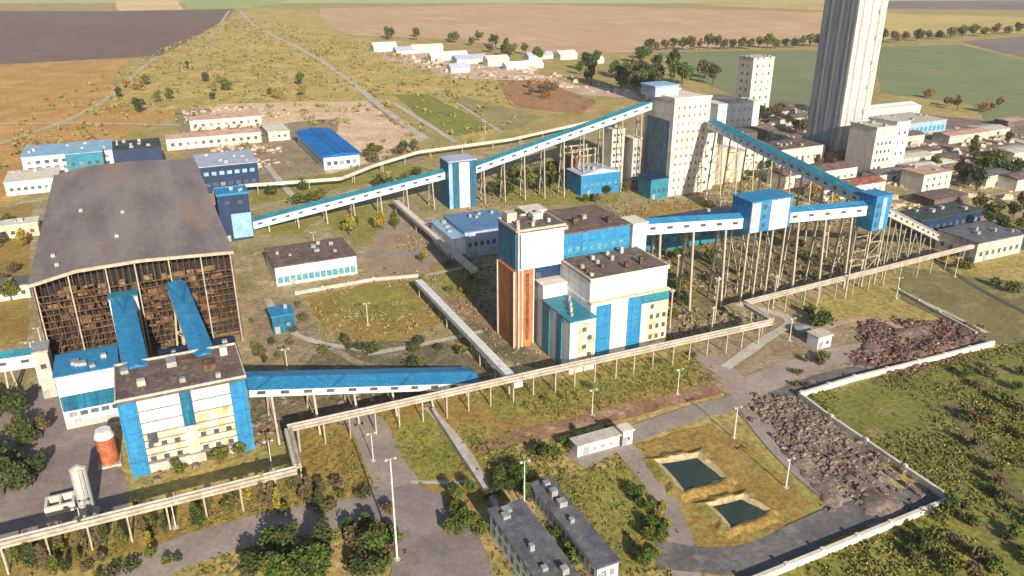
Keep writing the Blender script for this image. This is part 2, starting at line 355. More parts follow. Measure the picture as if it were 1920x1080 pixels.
road('path', [(770, 905), (850, 906), (900, 900)], 1.2, F_conc)
road('road', [(450, 20), (480, 50), (560, 90), (640, 140), (720, 205), (800, 262)], 5, F_conc)
road('road', [(430, 20), (370, 95), (290, 110), (180, 200), (-60, 290)], 5, fm('dusty_track', (196, 186, 152), (180, 168, 132)))
road('road', [(0, 232), (200, 232), (340, 235)], 4, F_conc)
road('path', [(740, 195), (800, 232), (855, 268)], 4, F_conc)
road('path', [(810, 165), (890, 215), (940, 250)], 2, F_conc)
road('path', [(500, 310), (550, 370)], 3, F_conc)
road('road', [(1820, 235), (1990, 290)], 6, F_conc)
road('path', [(1690, 548), (1780, 590), (1850, 625)], 1.5, F_conc)
road('path', [(1740, 480), (1840, 545), (1990, 620)], 2.0, fm('dark_track', (96, 92, 80), (84, 80, 70)))
road('path', [(1780, 760), (1880, 900), (1990, 1010)], 2.5, fm('dirt_track', (128, 116, 86), (110, 100, 72)))
road('path', [(1500, 640), (1560, 610), (1640, 600), (1700, 625), (1690, 650)], 2.6, fm('pink_gravel', (190, 160, 138), (176, 146, 124)))

# ------------------------------------------------------------------ builders for buildings
WINR = random.Random(17)
M_glass2 = mat('blue_grey_glass', (.10, .13, .16), (.06, .08, .10), .8, rough=.2); M_glass3 = mat('curtained_glass', (.28, .27, .25), (.18, .17, .16), .8, rough=.4)
def windows(par, spec, u0, u1, v0, v1):
    """spec rows: (face, z, n, w, h, margin, material)"""
    for (face, z, n, ww, hh, mg, m) in spec:
        a, b = (u0, u1) if face in 'fb' else (v0, v1)
        for k in range(n):
            c = a + mg + (b - a - 2 * mg) * ((k + .5) / n)
            q = MB()
            if face == 'f': q.box(c - ww/2, c + ww/2, v0 - .06, v0 + .05, z, z + hh)
            elif face == 'b': q.box(c - ww/2, c + ww/2, v1 - .05, v1 + .06, z, z + hh)
            elif face == 'l': q.box(u0 - .06, u0 + .05, c - ww/2, c + ww/2, z, z + hh)
            else: q.box(u1 - .05, u1 + .06, c - ww/2, c + ww/2, z, z + hh)
            q.build('window', WINR.choice([m, m, M_glass2, M_glass3]) if m is M_glass else m, par)
def block(name, label, cat, u0, u1, v0, v1, h, wall, roof, wins=(), z0=0, gable=0, over=.3, parapet=0, vents=0, group=None, door=True, axis='u'):
    t = thing(name, label, cat, (u0 + u1) / 2, (v0 + v1) / 2, z0, group)
    MB().box(u0, u1, v0, v1, z0, h, top=False).build('wall', wall, t)
    if gable and axis == 'u':
        vm = (v0 + v1) / 2
        r = MB().prismu([(v0 - over, h), (v1 + over, h), (v1 + over, h + .25), (vm, h + gable), (v0 - over, h + .25)], u0 - over, u1 + over)
    elif gable:
        um = (u0 + u1) / 2
        r = MB().prism([(u0 - over, h), (u1 + over, h), (u1 + over, h + .25), (um, h + gable), (u0 - over, h + .25)], v0 - over, v1 + over)
    else:
        r = MB().box(u0 - over, u1 + over, v0 - over, v1 + over, h, h + .35)
        if parapet:
            for (a, b, c, d) in ((u0-over, u1+over, v0-over, v0-over+.3), (u0-over, u1+over, v1+over-.3, v1+over), (u0-over, u0-over+.3, v0-over+.3, v1+over-.3), (u1+over-.3, u1+over, v0-over+.3, v1+over-.3)):
                r.box(a, b, c, d, h + .35, h + .35 + parapet)
    ro = r.build('roof', roof, t)
    rr = random.Random(int(u0 * 7 + v0 * 13))
    for k in range(vents):
        a = rr.uniform(u0 + 1.5, u1 - 1.5); b = rr.uniform(v0 + 1.5, v1 - 1.5); s_ = rr.uniform(.4, .9)
        MB().box(a - s_, a + s_, b - s_, b + s_, h + .3, h + rr.uniform(.9, 1.8) + gable * .6).build('roof_vent', M_steel, ro)
    windows(t, wins, u0, u1, v0, v1)
    if door:
        c = u0 + (u1 - u0) * .2
        MB().box(c - .7, c + .7, v0 - .08, v0 + .05, z0 + .02, z0 + 2.3).build('door', M_steel, t)
    return t
def gallery(label, a, b, w_=3.4, h_=3.0, side=M_white, roof=M_teal, step=11, legs=True, frames=True, wins=True, name='conveyor_gallery', legw=.45, ground=0):
    """sloping enclosed conveyor between two points (u, v, z of the floor)"""
    a = Vector(a); b = Vector(b); d = b - a; L = d.length; dh = Vector((d.x, d.y, 0)).normalized(); nn = Vector((-dh.y, dh.x, 0))
    mid = (a + b) / 2
    t = thing(name, label, 'conveyor', mid.x, mid.y, 0)
    up = Vector((0, 0, 1))
    q = MB(); i = 0
    s1 = [a - nn*w_/2, a + nn*w_/2, a + nn*w_/2 + up*h_, a - nn*w_/2 + up*h_]; s2 = [b - nn*w_/2, b + nn*w_/2, b + nn*w_/2 + up*h_, b - nn*w_/2 + up*h_]
    q.quad(s1[0], s2[0], s2[3], s1[3]); q.quad(s1[1], s1[2], s2[2], s2[1]); q.quad(s1[0], s1[1], s2[1], s2[0]); q.quad(*s1); q.quad(*s2)
    q.build('wall', side, t)
    o_ = .25; q = MB(); e = up * .12; rg = up * .9
    P1 = [a - nn*(w_/2+o_) + up*h_, a + up*h_ + rg, a + nn*(w_/2+o_) + up*h_]; P2 = [p + d for p in P1]
    q.quad(P1[0], P2[0], P2[1], P1[1]); q.quad(P1[1], P2[1], P2[2], P1[2]); q.quad(P1[0] - e, P1[0], P1[1], P1[2], P1[2] - e); q.quad(P2[0] - e, P2[0], P2[1], P2[2], P2[2] - e)
    q.quad(P1[0] - e, P2[0] - e, P2[0], P1[0]); q.quad(P1[2] - e, P2[2] - e, P2[2], P1[2]); q.quad(P1[0] - e, P1[2] - e, P2[2] - e, P2[0] - e)
    q.build('roof', roof, t)
    if wins:
        n = max(2, int(L / 5))
        for k in range(n):
            c = a + d * ((k + .5) / n) - nn * (w_/2 + .03) + up * h_ * .55
            dd = d.normalized() * .9
            MB().beam(c - dd, c + dd, .1, .8).build('window', M_glass, t)
    if legs:
        n = max(1, int(L / step))
        for k in range(n):
            c = a + d * ((k + .5) / n)
            if c.z < ground + 1.5: continue
            q = MB()
            for sgn in (-1, 1):
                q.beam((c.x + nn.x*sgn*(w_*.75), c.y + nn.y*sgn*(w_*.75), ground), (c.x + nn.x*sgn*w_*.4, c.y + nn.y*sgn*w_*.4, c.z - .05), legw)
            zz = ground + 2.5
            while zz < c.z - 1:
                f = zz / max(c.z, 1); ww = w_ * (.75 - .35 * f)
                f2 = min(1, (zz + 7) / max(c.z, 1)); w2 = w_ * (.75 - .35 * f2)
                q.beam((c.x - nn.x*ww, c.y - nn.y*ww, zz), (c.x + nn.x*ww, c.y + nn.y*ww, zz), legw * .6)
                if zz + 7 < c.z: q.beam((c.x - nn.x*ww, c.y - nn.y*ww, zz), (c.x + nn.x*w2, c.y + nn.y*w2, zz + 7), legw * .5)
                zz += 7
            q.build('trestle', M_post, t)
    return t

# ------------------------------------------------------------------ long grey storage shed, open lattice front
t = thing('storage_shed', 'huge open fronted shed with a weathered grey sheet roof and rusty lattice front', 'shed', -7, 268)
SP = [(-30.8, 25.0), (-20, 27.2), (-5, 27.6), (17.3, 26.4)]
q = MB(); top = [(u, z + .4) for u, z in SP]; q.prism([(u, z) for u, z in SP] + top[::-1], 212, 326); q.build('roof', M_shedroof, t)
q = MB(); q.box(-30.5, -30.1, 213, 325, 0, 24.9); q.box(16.7, 17.1, 213, 325, 0, 25.9); q.box(-30, 16.6, 324.6, 325, 0, 24.9); q.build('wall', M_brownroof, t)
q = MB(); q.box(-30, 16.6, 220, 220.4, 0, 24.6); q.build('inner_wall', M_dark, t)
rr = random.Random(3)
def rooftop(u):
    for a, b in zip(SP, SP[1:]):
        if a[0] <= u <= b[0]: return a[1] + (b[1] - a[1]) * (u - a[0]) / (b[0] - a[0])
    return 24
q = MB()
for k in range(13):
    z = 2 + k * 1.75
    if z < 22.6: q.box(-30, 16.6, 213.2, 213.4, z, z + .28)
for k in range(33):
    u = -30 + k * 1.44; q.box(u, u + .16, 213.45, 213.6, 0, rooftop(u + .1) - .1)
for k in range(12):
    u = -30 + k * 3.88; q.beam((u, 213.0, .5), (u + 3.88, 213.0, 11), .22); q.beam((u + 3.88, 213.0, 11), (u, 213.0, 22), .22)
q.build('lattice', M_rust, t)
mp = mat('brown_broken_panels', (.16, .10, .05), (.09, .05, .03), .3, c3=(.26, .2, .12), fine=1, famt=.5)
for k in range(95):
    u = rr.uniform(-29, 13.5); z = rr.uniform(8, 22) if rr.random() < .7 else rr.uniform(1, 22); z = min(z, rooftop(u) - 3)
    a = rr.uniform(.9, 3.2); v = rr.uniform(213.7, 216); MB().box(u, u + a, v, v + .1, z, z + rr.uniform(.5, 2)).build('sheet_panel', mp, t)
for k in range(30):
    u = -29 + (k % 10) * 4.4; z = (6.5, 12, 17.2)[k // 10]; MB().box(u, u + rr.uniform(2.4, 4.2), 214, 219.5, z, z + .2).build('catwalk', M_rust, t)
for u in (-29.6, -22, -13.5, -6.8, 1.2, 9, 16.4):
    MB().box(u - .15, u + .15, 212.5, 212.9, 0, rooftop(u) - .05).build('post', M_post, t)
q = MB()
for k in range(len(SP) - 1): q.beam((SP[k][0], 211.9, SP[k][1] + .1), (SP[k+1][0], 211.9, SP[k+1][1] + .1), .5, .8)
q.build('eave_trim', M_post, t)
for k in range(5):
    u = rr.uniform(-27, 14); v = rr.uniform(218, 315)
    MB().box(u - .5, u + .5, v - .7, v + .7, rooftop(u) + .3, rooftop(u) + 1.2).build('roof_vent', M_steel, t)
# inclined chutes up to the shed
gallery('fat blue inclined chute nearer the left, rising to the open shed front', (-9.0, 171, 14.4), (-11.0, 208, 16.6), 4.8, 3.4, M_white, M_blueroof, 12, wins=True, name='inclined_chute')
gallery('blue inclined chute to the right of its twin, rising to the open shed front', (4.9, 171, 14.4), (2.0, 212, 17.2), 4.4, 3.2, M_white, M_blueroof, 12, wins=True, name='inclined_chute')
t = thing('chute_head_house', 'small white and blue head house on top of the left blue chute', 'head house', -10.6, 210, 15.6)
MB().box(-14, -7.4, 208.5, 212.2, 15.6, 19.8, top=False).build('wall', M_white, t); MB().box(-14.2, -7.2, 208.2, 212.3, 19.8, 20.2).build('roof', M_teal, t)
MB().box(-12.5, -9, 208.3, 208.49, 16.6, 19).build('panel', M_blue, t)
q = MB(); q.box(-14, -13.6, 208.6, 209, 0, 15.6); q.box(-7.8, -7.4, 208.6, 209, 0, 15.6); q.beam((-13.8, 208.8, 3), (-7.6, 208.8, 14), .3); q.build('support', M_post, t)

# ------------------------------------------------------------------ lower left preparation building
t = thing('preparation_building', 'tall building with white bands between blue corner strips, lower left', 'industrial building', 0, 165)
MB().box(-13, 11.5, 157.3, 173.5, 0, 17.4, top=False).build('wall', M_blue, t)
ro = MB().box(-13.3, 11.8, 156.9, 173.8, 17.4, 17.9).build('roof', M_brownroof, t)
q = MB(); q.box(-13.3, 11.8, 156.9, 157.2, 17.9, 18.4); q.box(-13.3, -13, 157.2, 173.5, 17.9, 18.4); q.box(11.5, 11.8, 157.2, 173.5, 17.9, 18.4); q.box(-13.3, 11.8, 173.5, 173.8, 17.9, 18.4); q.build('parapet', M_conc, ro)
for (a, b, c, d, h, m) in ((-9, -7.4, 162, 163.4, 1.2, M_conc), (-3, -1, 168, 171, 1.2, M_steel), (4, 6.5, 163, 166, 1.4, M_rust), (8, 9.5, 169, 170.5, 1.8, M_concw), (-1, .2, 160, 161.2, .9, M_steel), (0, 3, 169, 170.5, .8, M_rust), (6, 7, 159, 160, 1.0, M_steel), (-12, -10.5, 169, 171, .8, M_steel)):
    MB().box(a, b, c, d, 17.85, 17.9 + h).build('roof_vent', m, ro)
for u0, u1 in ((-13, -9.6), (8.3, 11.5)):
    MB().box(u0, u1, 156.9, 157.25, 0.1, 17.3).build('corner_strip', M_blueroof if u0 < 0 else M_blueroof, t)
MB().box(-1.5, .6, 157.0, 157.25, 9.3, 17.3).build('middle_strip', M_blue, t)
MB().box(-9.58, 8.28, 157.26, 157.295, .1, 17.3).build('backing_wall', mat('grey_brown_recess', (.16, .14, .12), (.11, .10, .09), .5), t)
zb = [17.2, 14.6, 11.9, 9.3, 7.6, 5.9, 4.3, 2.6]
for k in range(len(zb) - 1):
    for (u0, u1) in ((-9.5, -1.6), (.7, 8.2)):
        z1 = zb[k]; z0 = zb[k + 1] + .35
        m = M_white if k < 2 or (k == 2 and u0 < 0) else M_cream
        MB().box(u0, u1, 157.0, 157.25, z0, z1).build('wall_band', m, t)
for k in range(14):
    u = -9 + (k % 7) * 2.55; z = (6.2 if k < 7 else 3.0)
    if -2.4 < u < 1: continue
    MB().box(u, u + 1.1, 156.93, 157.02, z, z + 1).build('window', M_glass, t)
MB().box(-8.8, -6.9, 156.9, 157.02, 7.0, 9.4).build('window', M_glass, t)
MB().box(-1.6, .7, 157.03, 157.25, 2.6, 9.2).build('wall_band', M_cream, t)
MB().box(-9.5, 8.2, 157.05, 157.25, .1, 2.2).build('plinth', M_conc, t)
MB().box(1.5, 5.2, 156.9, 157.05, 0, 2.2).build('gate', M_rust, t)
# annexes
t = block('annex_building', 'low white fronted annex with a bright blue roof left of the banded building', 'industrial building', -26, -13.4, 183, 194, 13.4, M_white, M_blueroof,
      [('f', 3, 5, 1.6, 1.1, .8, M_glass), ('f', 6.2, 3, 2.4, 1.1, .8, M_glass)], vents=5)
MB().box(-25.9, -13.5, 182.85, 183.02, 4.6, 8.4).build('blue_band', M_blue, t)
MB().box(-25.9, -13.5, 182.87, 183.02, .1, 1.6).build('plinth', M_conc, t)
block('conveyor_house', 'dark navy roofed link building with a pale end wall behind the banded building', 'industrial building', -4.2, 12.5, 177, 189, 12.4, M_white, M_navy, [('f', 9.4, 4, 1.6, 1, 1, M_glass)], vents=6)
block('service_shed', 'small bright blue shed on the yard right of the open shed', 'shed', 25, 31, 213, 219.5, 5.4, M_blue, M_blueroof, [('f', 2, 2, 1, 1, .5, M_glass)], vents=1)
gallery('white sided gallery with a teal roof coming in from the left edge', (-75, 214, 5), (-31, 204, 8), 3.6, 3.6, M_white, M_teal, 12)
t = block('corner_house', 'slim pale house beside the end of the left edge gallery', 'building', -31.5, -28.6, 200.5, 206, 12.4, M_conc, M_steel, [('f', 8, 1, 1.2, 1.2, .3, M_glass)])
# silo, frame and orange tank
t = thing('cement_silo', 'tall pale grey round silo standing at the lower left', 'silo', -21, 148)
MB().cone((-21, 148, .6), (-21, 148, 10.6), 1.4, 1.4, 20).build('tank', mat('silo_grey', (.42, .43, .42), (.34, .35, .35), .4, fine=1, famt=.2, fstretch=VS), t, smooth=False)
MB().cone((-21, 148, 10.6), (-21, 148, 11.3), 1.45, .4, 20).build('cap', M_conc, t)
MB().cone((-21, 148, 0), (-21, 148, .6), 2.2, 2.2, 20).build('footing', M_conc, t)
q = MB(); q.beam((-20.2, 146.4, 0), (-20.2, 146.4, 11), .1); q.beam((-20.8, 146.4, 0), (-20.8, 146.4, 11), .1)
for k in range(22): q.beam((-20.8, 146.4, .4 + k * .5), (-20.2, 146.4, .4 + k * .5), .06)
q.build('ladder', M_steel, t)
t = thing('low_walled_tank', 'small low white walled tank with two dark bays beside the silo', 'tank', -25.8, 152.4)
q = MB()
for (a_, b_, c_, d_) in ((-28.4, -23.2, 150.4, 150.9), (-28.4, -23.2, 153.9, 154.4), (-28.4, -27.9, 150.9, 153.9), (-25.9, -25.5, 150.9, 153.9), (-23.7, -23.2, 150.9, 153.9)): q.box(a_, b_, c_, d_, 0, 2.0)
q.build('wall', M_concw, t); MB().box(-27.9, -23.7, 150.9, 153.9, .1, .6).build('water', M_water, t)
t = thing('orange_tank', 'orange upright tank with a white collar by the left blue corner strip', 'tank', -17.2, 165)
MB().cone((-17.2, 165, .5), (-17.2, 165, 6.6), 1.9, 1.9, 18).build('tank', M_orange, t); MB().cone((-17.2, 165, 6.6), (-17.2, 165, 8.2), 2.0, 1.5, 18).build('collar', M_white, t)
MB().box(-19.4, -15, 162.8, 167.2, 0, .5).build('footing', M_conc, t)
gallery('long blue gallery with a white side sloping down to the right from the banded building', (12, 163, 12.0), (66, 163.5, .6), 8.6, 1.9, M_white, M_blueroof, 9)

# ------------------------------------------------------------------ transfer tower by the shed, upper belts
t = block('transfer_tower', 'navy and pale blue cube tower at the right rear corner of the grey shed', 'tower', 21.5, 32.5, 301, 311, 17.6, M_navy, M_blueroof, [('f', 14, 2, 1.6, 1.4, 1, M_glass)], parapet=.5, vents=3)
MB().box(25.5, 32.5, 300.7, 301.0, 1.0, 10.4).build('pale_panel', M_ltblue, t)
gallery('long teal gallery climbing from the shed to the small blue and white tower', (33.5, 309, 1.6), (112.6, 310, 12.2), 4.6, 3.2, M_side, M_teal, 10)
t = thing('junction_tower', 'small blue and white striped tower where two galleries meet', 'tower', 119, 309)
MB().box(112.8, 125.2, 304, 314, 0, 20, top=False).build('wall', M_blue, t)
MB().box(112.5, 125.5, 303.7, 314.3, 20, 20.5).build('roof', M_ltroof, t)
MB().box(117.4, 122, 303.6, 303.95, .2, 19.6).build('pale_panel', M_white, t)
MB().box(112.8, 114.4, 303.6, 303.95, .2, 19.6).build('pale_panel', M_ltblue, t)
for k in range(5):
    for u in (115.2, 123): MB().box(u, u + 1.3, 303.9, 304.06, 2 + k * 3.6, 3.6 + k * 3.6).build('window', M_glass, t)
gallery('teal gallery climbing steeply up to the tall whitewashed mill building', (125.4, 309, 13.2), (206, 298, 36), 5.0, 3.2, M_side, M_teal, 9, wins=True)
# ------------------------------------------------------------------ big processing building in the centre
t = thing('processing_building', 'large complex with brick left side, white upper block and blue stripes in the centre', 'industrial building', 100, 172)
def P_(name, m, *b, par=None, **k): return MB().box(*b, **k).build(name, m, par or t)
P_('wall', M_white, 97, 121, 160.3, 178, 0, 17)
P_('upper_wall', M_white, 97.2, 120.8, 161.4, 177.8, 17, 23)
P_('ledge', M_cream, 96.9, 121.3, 159.9, 161.38, 17, 17.4)
ro = P_('roof', M_brownroof, 97, 121, 161.2, 178, 23, 23.4)
q = MB(); q.box(97, 121, 160.9, 161.2, 22.8, 23.8); q.box(120.7, 121, 161.2, 178, 23.4, 23.9); q.box(96.9, 97.2, 161.2, 178, 23.4, 23.9); q.build('parapet', M_concw, ro)
for k in range(12):
    a = 98.5 + (k * 5.3) % 21; b = 163.5 + (k * 3.7) % 12; h = .7 + (k * .37) % 1.3
    P_('roof_vent', (M_conc, M_rust, M_steel)[k % 3], a, a + .9, b, b + .9, 23.35, 23.4 + h, par=ro)
P_('blue_strip', M_blueroof, 98.6, 103, 160.05, 160.4, .3, 16.3); P_('blue_strip', M_blueroof, 108.2, 112.4, 160.05, 160.4, .3, 16.8)
P_('teal_band', M_teal, 112.5, 120.9, 160.07, 160.4, 14.4, 16.9); P_('cream_panel', M_cream, 114.6, 120.9, 160.1, 160.4, 2, 14.3)
P_('plinth', M_conc, 96.9, 121.2, 159.9, 160.02, 0, .9)
for k in range(10):
    P_('window', M_glass, 115.2 + (k % 3) * 2, 116.2 + (k % 3) * 2, 159.98, 160.12, 3.5 + (k // 3) * 3, 4.8 + (k // 3) * 3)
# front left block
P_('front_block_wall', M_white, 89.6, 97, 157.6, 173, 0, 14.6)
P_('front_block_roof', M_teal, 89.3, 97.2, 157.3, 173, 14.6, 15)
P_('cream_panel', M_cream, 92, 96.6, 157.35, 157.62, .8, 13.8)
for z in range(5): P_('window', M_glass, 93 + (z % 2) * 1.5, 94.2 + (z % 2) * 1.5, 157.25, 157.37, 1.8 + z * 2.4, 3 + z * 2.4)
P_('teal_strip', M_teal, 89.35, 89.62, 161.8, 164.6, .3, 14.2); P_('teal_strip', M_teal, 89.35, 89.62, 168.6, 172.6, .3, 14.2)
P_('link_block', M_white, 89.8, 97, 173.01, 178, 0, 18.5); P_('link_roof', M_concw, 89.6, 97, 172.8, 178, 18.5, 18.8)
for k in range(5): P_('roof_vent', (M_steel, M_conc)[k % 2], 91 + k * 1.1, 91.7 + k * 1.1, 160 + k * 2.3, 160.8 + k * 2.3, 15, 15.9 + (k % 3) * .4)
# tall left tower
P_('tower_wall', M_navy, 84.4, 97, 178.02, 187, 0, 22.6)
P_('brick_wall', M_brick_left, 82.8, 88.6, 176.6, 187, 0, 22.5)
for u in (82.65, 85.1, 88.4): P_('brick_pilaster', M_conc, u, u + .45, 176.35, 176.62, 0, 22.55)
P_('brick_pilaster', M_conc, 82.5, 82.8, 186.6, 187.2, 0, 22.55)
P_('dark_window_strip', mat('brown_glazing', (.10, .045, .02), (.2, .09, .04), .8, fine=2, famt=.5), 86.4, 87.3, 176.45, 176.62, 2, 21.5)
P_('tower_upper_wall', M_white, 83.8, 97.6, 176.6, 188, 22.6, 33)
P_('blue_side_panel', M_blue, 83.5, 83.82, 177, 187.8, 23, 32.6); P_('blue_side_panel', M_blue, 83.85, 84.9, 176.3, 176.62, 23, 32.6)  # left face takes the darker blue, its shade put into the colour
rt = P_('tower_roof', M_brownroof, 83.4, 98, 176.2, 188.6, 33, 33.4)
q = MB(); q.box(83.4, 98, 176.2, 176.5, 33.4, 34); q.box(83.4, 83.7, 176.5, 188.3, 33.4, 34); q.box(97.7, 98, 176.5, 188.3, 33.4, 34); q.box(83.4, 98, 188.3, 188.6, 33.4, 34); q.build('parapet', M_conc, rt)
P_('lift_house', M_conc, 84.6, 87.5, 184.5, 187.5, 33.4, 36, par=rt); P_('lift_house', M_concw, 92, 95, 184, 187, 33.4, 35, par=rt)
for k in range(7): P_('roof_vent', (M_conc, M_steel, M_rust)[k % 3], 84 + k * 1.8, 84.8 + k * 1.8, 178 + (k * 3.1) % 8, 178.9 + (k * 3.1) % 8, 33.35, 34.4 + (k % 3) * .5, par=rt)
q = MB(); q.cone((84.0, 176.0, 0), (84.0, 176.0, 36), .28, .28, 8); q.build('downpipe', M_conc, t)
for k in range(6):
    P_('window', M_glass, 90.0, 91.6, 177.9, 178.06, 1.5 + k * 3.5, 3.2 + k * 3.5)
# blue upper hall
P_('hall_wall', M_teal, 98.1, 120, 178.05, 198, 0, 22.9); P_('hall_upper_wall', M_blueroof, 98.1, 119.5, 178.3, 198, 22.9, 30)
rh = P_('hall_roof', M_brownroof, 98.1, 119.8, 178, 198.4, 30, 30.4)
for k in range(9):
    P_('window', M_winband, 97.5 + k * 2.3, 98.9 + k * 2.3, 178.18, 178.32, 24.6, 26.0)
for k in range(4): P_('roof_vent', (M_steel, M_rust)[k % 2], 100 + k * 4.6, 101.3 + k * 4.6, 181 + k * 3 % 9, 182.3 + k * 3 % 9, 30.35, 31.5 + (k % 2) * .6, par=rh)
P_('east_block', M_white, 119.9, 124.6, 177.5, 184, 0, 30); P_('east_block_roof', M_concw, 119.81, 124.9, 177.2, 184.3, 30, 30.4)

# belt to the right on trestles, with two houses on it
gallery('long pale sided gallery with a teal roof on tall trestles right of the central complex', (124.7, 181, 26.0), (158, 178.5, 24.0), 4.6, 3.4, M_white, M_blueroof, 8.5, legw=.6)
gallery('gallery with a teal roof on tall trestles between the striped house and the blue tower', (173.5, 177, 24.0), (203, 173.5, 23.4), 4.6, 3.4, M_white, M_blueroof, 8.5, legw=.6)
t = thing('trestle_house', 'house of white and blue upright panels carried on the high gallery', 'head house', 165, 178)
MB().box(158, 173.5, 173.5, 182, 23.2, 32.6, top=False).build('wall', M_blueroof, t); MB().box(157.7, 173.8, 173.2, 182.3, 32.6, 33).build('roof', M_blueroof, t)
MB().box(165.2, 172.2, 173.2, 173.5, 23.3, 32.5).build('white_panel', M_white, t); MB().box(158, 161.4, 173.2, 173.5, 23.3, 32.5).build('white_panel', M_ltroof, t)
for k in range(3): MB().box(162.6, 163.8, 173.4, 173.55, 24.4 + k * 2.8, 25.8 + k * 2.8).build('window', M_glass, t)
for u in (158.6, 163.2, 168, 172.8):
    q = MB(); q.box(u - .25, u + .25, 174, 174.5, 0, 23.2); q.box(u - .25, u + .25, 181.2, 181.7, 0, 23.2); q.beam((u, 174.3, 4), (u, 182, 20), .3)
    for z in (5, 10, 15, 20): q.box(u - .2, u + .2, 174.5, 181.2, z, z + .3)
    q.build('trestle', M_post, t)
t = thing('turning_tower', 'bright blue round cornered tower on legs where the belts turn', 'tower', 204, 172)
MB().box(203, 209.5, 168.5, 175, 19, 30, top=False).build('wall', M_blueroof, t); MB().box(202.7, 209.8, 168.2, 175.3, 30, 30.4).build('roof', M_blueroof, t)
MB().box(205.6, 207.4, 168.2, 168.5, 19.5, 29.6).build('pale_panel', M_ltblue, t)
for k in range(3): MB().box(203.8, 204.9, 168.4, 168.55, 20.5 + k * 3, 22 + k * 3).build('window', M_glass, t)
for (a, b) in ((203.2, 168.7), (208.9, 168.7), (203.2, 174.3), (208.9, 174.3)):
    MB().box(a, a + .45, b, b + .45, 0, 19).build('leg', M_post, t)
q = MB()
for z in (5, 10, 15): q.beam((203.4, 168.9, z), (209.1, 168.9, z), .25); q.beam((203.4, 168.9, z), (209.1, 168.9, z + 5), .2); q.beam((203.4, 174.5, z), (209.1, 174.5, z), .25)
q.build('bracing', M_post, t)
gallery('teal roofed gallery descending from the mill building to the bright blue tower', (224, 276, 30), (206, 175.2, 25.6), 4.6, 3.0, M_side, M_teal, 12)
gallery('thin grey gallery running down to the ground right of the bright blue tower', (209.7, 171, 23), (262, 186, 0.6), 2.2, 2.4, M_conc, M_steel, 9, legw=.3)
# freestanding posts of old trestles
pst = thing('concrete_post', 'pale bare post in the field of old trestle posts below the gallery', 'post', 128, 168, group='bare posts under the high gallery')
MB().box(127.8, 128.2, 167.8, 168.2, 0, 13).build('shaft', M_post, pst); MB().box(127.2, 128.8, 167.75, 168.25, 12.2, 12.6).build('crossarm', M_post, pst)
rp = random.Random(5)
for k in range(12):
    u = rp.uniform(124, 212); v = rp.uniform(158, 196)
    c = copy_tree(pst); c.location = Wd(u, v); s_ = rp.uniform(.5, 1.15); c.scale = (1, 1, s_); c.rotation_euler.z = AX + rp.uniform(-.2, .2)

# ------------------------------------------------------------------ white mill building and its neighbours
t = block('mill_building', 'tall whitewashed concrete building with rows of small windows', 'industrial building', 207, 226, 281, 303, 42, M_concw, M_concw, z0=0, parapet=.7, vents=3,
      wins=[('f', 3 + k * 3.5, 6, 1.0, 1.3, 1.2, (mat('dusty_window', (.16, .14, .13), (.24, .2, .17), 1), mat('boarded_window', (.36, .30, .24), (.26, .2, .16), 1))[(k * 5) % 3 == 1]) for k in range(11)] + [('l', 30, 3, 1.2, 1.4, 1, M_glass), ('l', 15, 3, 1.2, 1.4, 1, M_glass)])
P_('dark_side_face', mat('blue_grey_side', (.12, .17, .23), (.08, .12, .17), .3, fine=1, famt=.3, fstretch=VS), 206.7, 207.01, 283, 300, 2, 33)  # left face in blue-grey, darker than the whitewashed front
P_('belt_house', M_ltroof, 203, 215, 290, 301, 42.4, 46.5); P_('belt_house_roof', M_ltblue, 202.6, 215.4, 289.6, 301.4, 46.5, 47)
P_('side_stair', M_concw, 226.02, 233, 283, 296, 0, 26); P_('side_stair_roof', M_brownroof, 226.02, 233.3, 282.7, 296.3, 26, 26.3)
for k in range(7): P_('window', M_glass, 227.5 + (k % 2) * 2.4, 228.7 + (k % 2) * 2.4, 282.9, 283.06, 3 + k * 3, 4.4 + k * 3)
t = thing('round_silo_cluster', 'group of round brown concrete silos right of the whitewashed mill building', 'silo', 242, 290)
for k in range(4):
    MB().cone((236.5 + k * 5.4, 290, 0), (236.5 + k * 5.4, 290, 19 - k * 1.5), 2.6, 2.6, 16).build('silo_shell', (M_cream, M_conc)[k % 2], t)
    MB().cone((236.5 + k * 5.4, 290, 19 - k * 1.5), (236.5 + k * 5.4, 290, 20 - k * 1.5), 2.7, .6, 16).build('silo_cap', M_steel, t)
b2 = block('stair_block', 'narrow pale block with banded windows left of the mill building', 'industrial building', 190, 196.5, 302, 310, 27, M_concw, M_conc, [('f', 3 + k * 3, 3, 1.3, 1.2, .4, M_glass) for k in range(8)], vents=2)
b3 = block('slim_block', 'slim pale tower block squeezed beside the mill building', 'industrial building', 198.6, 203.2, 298, 305, 23, M_conc, M_concw, [('f', 3 + k * 3, 2, 1.0, 1.3, .4, M_glass) for k in range(6)])
t = thing('open_steel_frame', 'brown open frame structure left of the banded pale block', 'frame', 180, 312)
q = MB()
for u in (173, 177, 181, 185):
    for v in (308, 316): q.box(u, u + .6, v, v + .6, 0, 18)
for z in (5, 10, 15, 18): q.box(173, 185.6, 308.05, 308.5, z, z + .5); q.box(173, 185.6, 316.05, 316.5, z, z + .5)
q.build('frame', M_post, t); MB().box(173.8, 184.8, 309, 315.6, 0, 15).build('infill_wall', mat('brown_infill', wcol(170, 140, 120), wcol(120, 90, 74), .3), t)
block('blue_workshop', 'bright blue workshop with a pale roof in front of the mill building', 'workshop', 172, 192, 297, 310, 9.5, M_blueroof, M_ltroof, [('f', 4, 6, 1.6, 1.4, .8, M_winband)], gable=2.4, axis='v', vents=2)
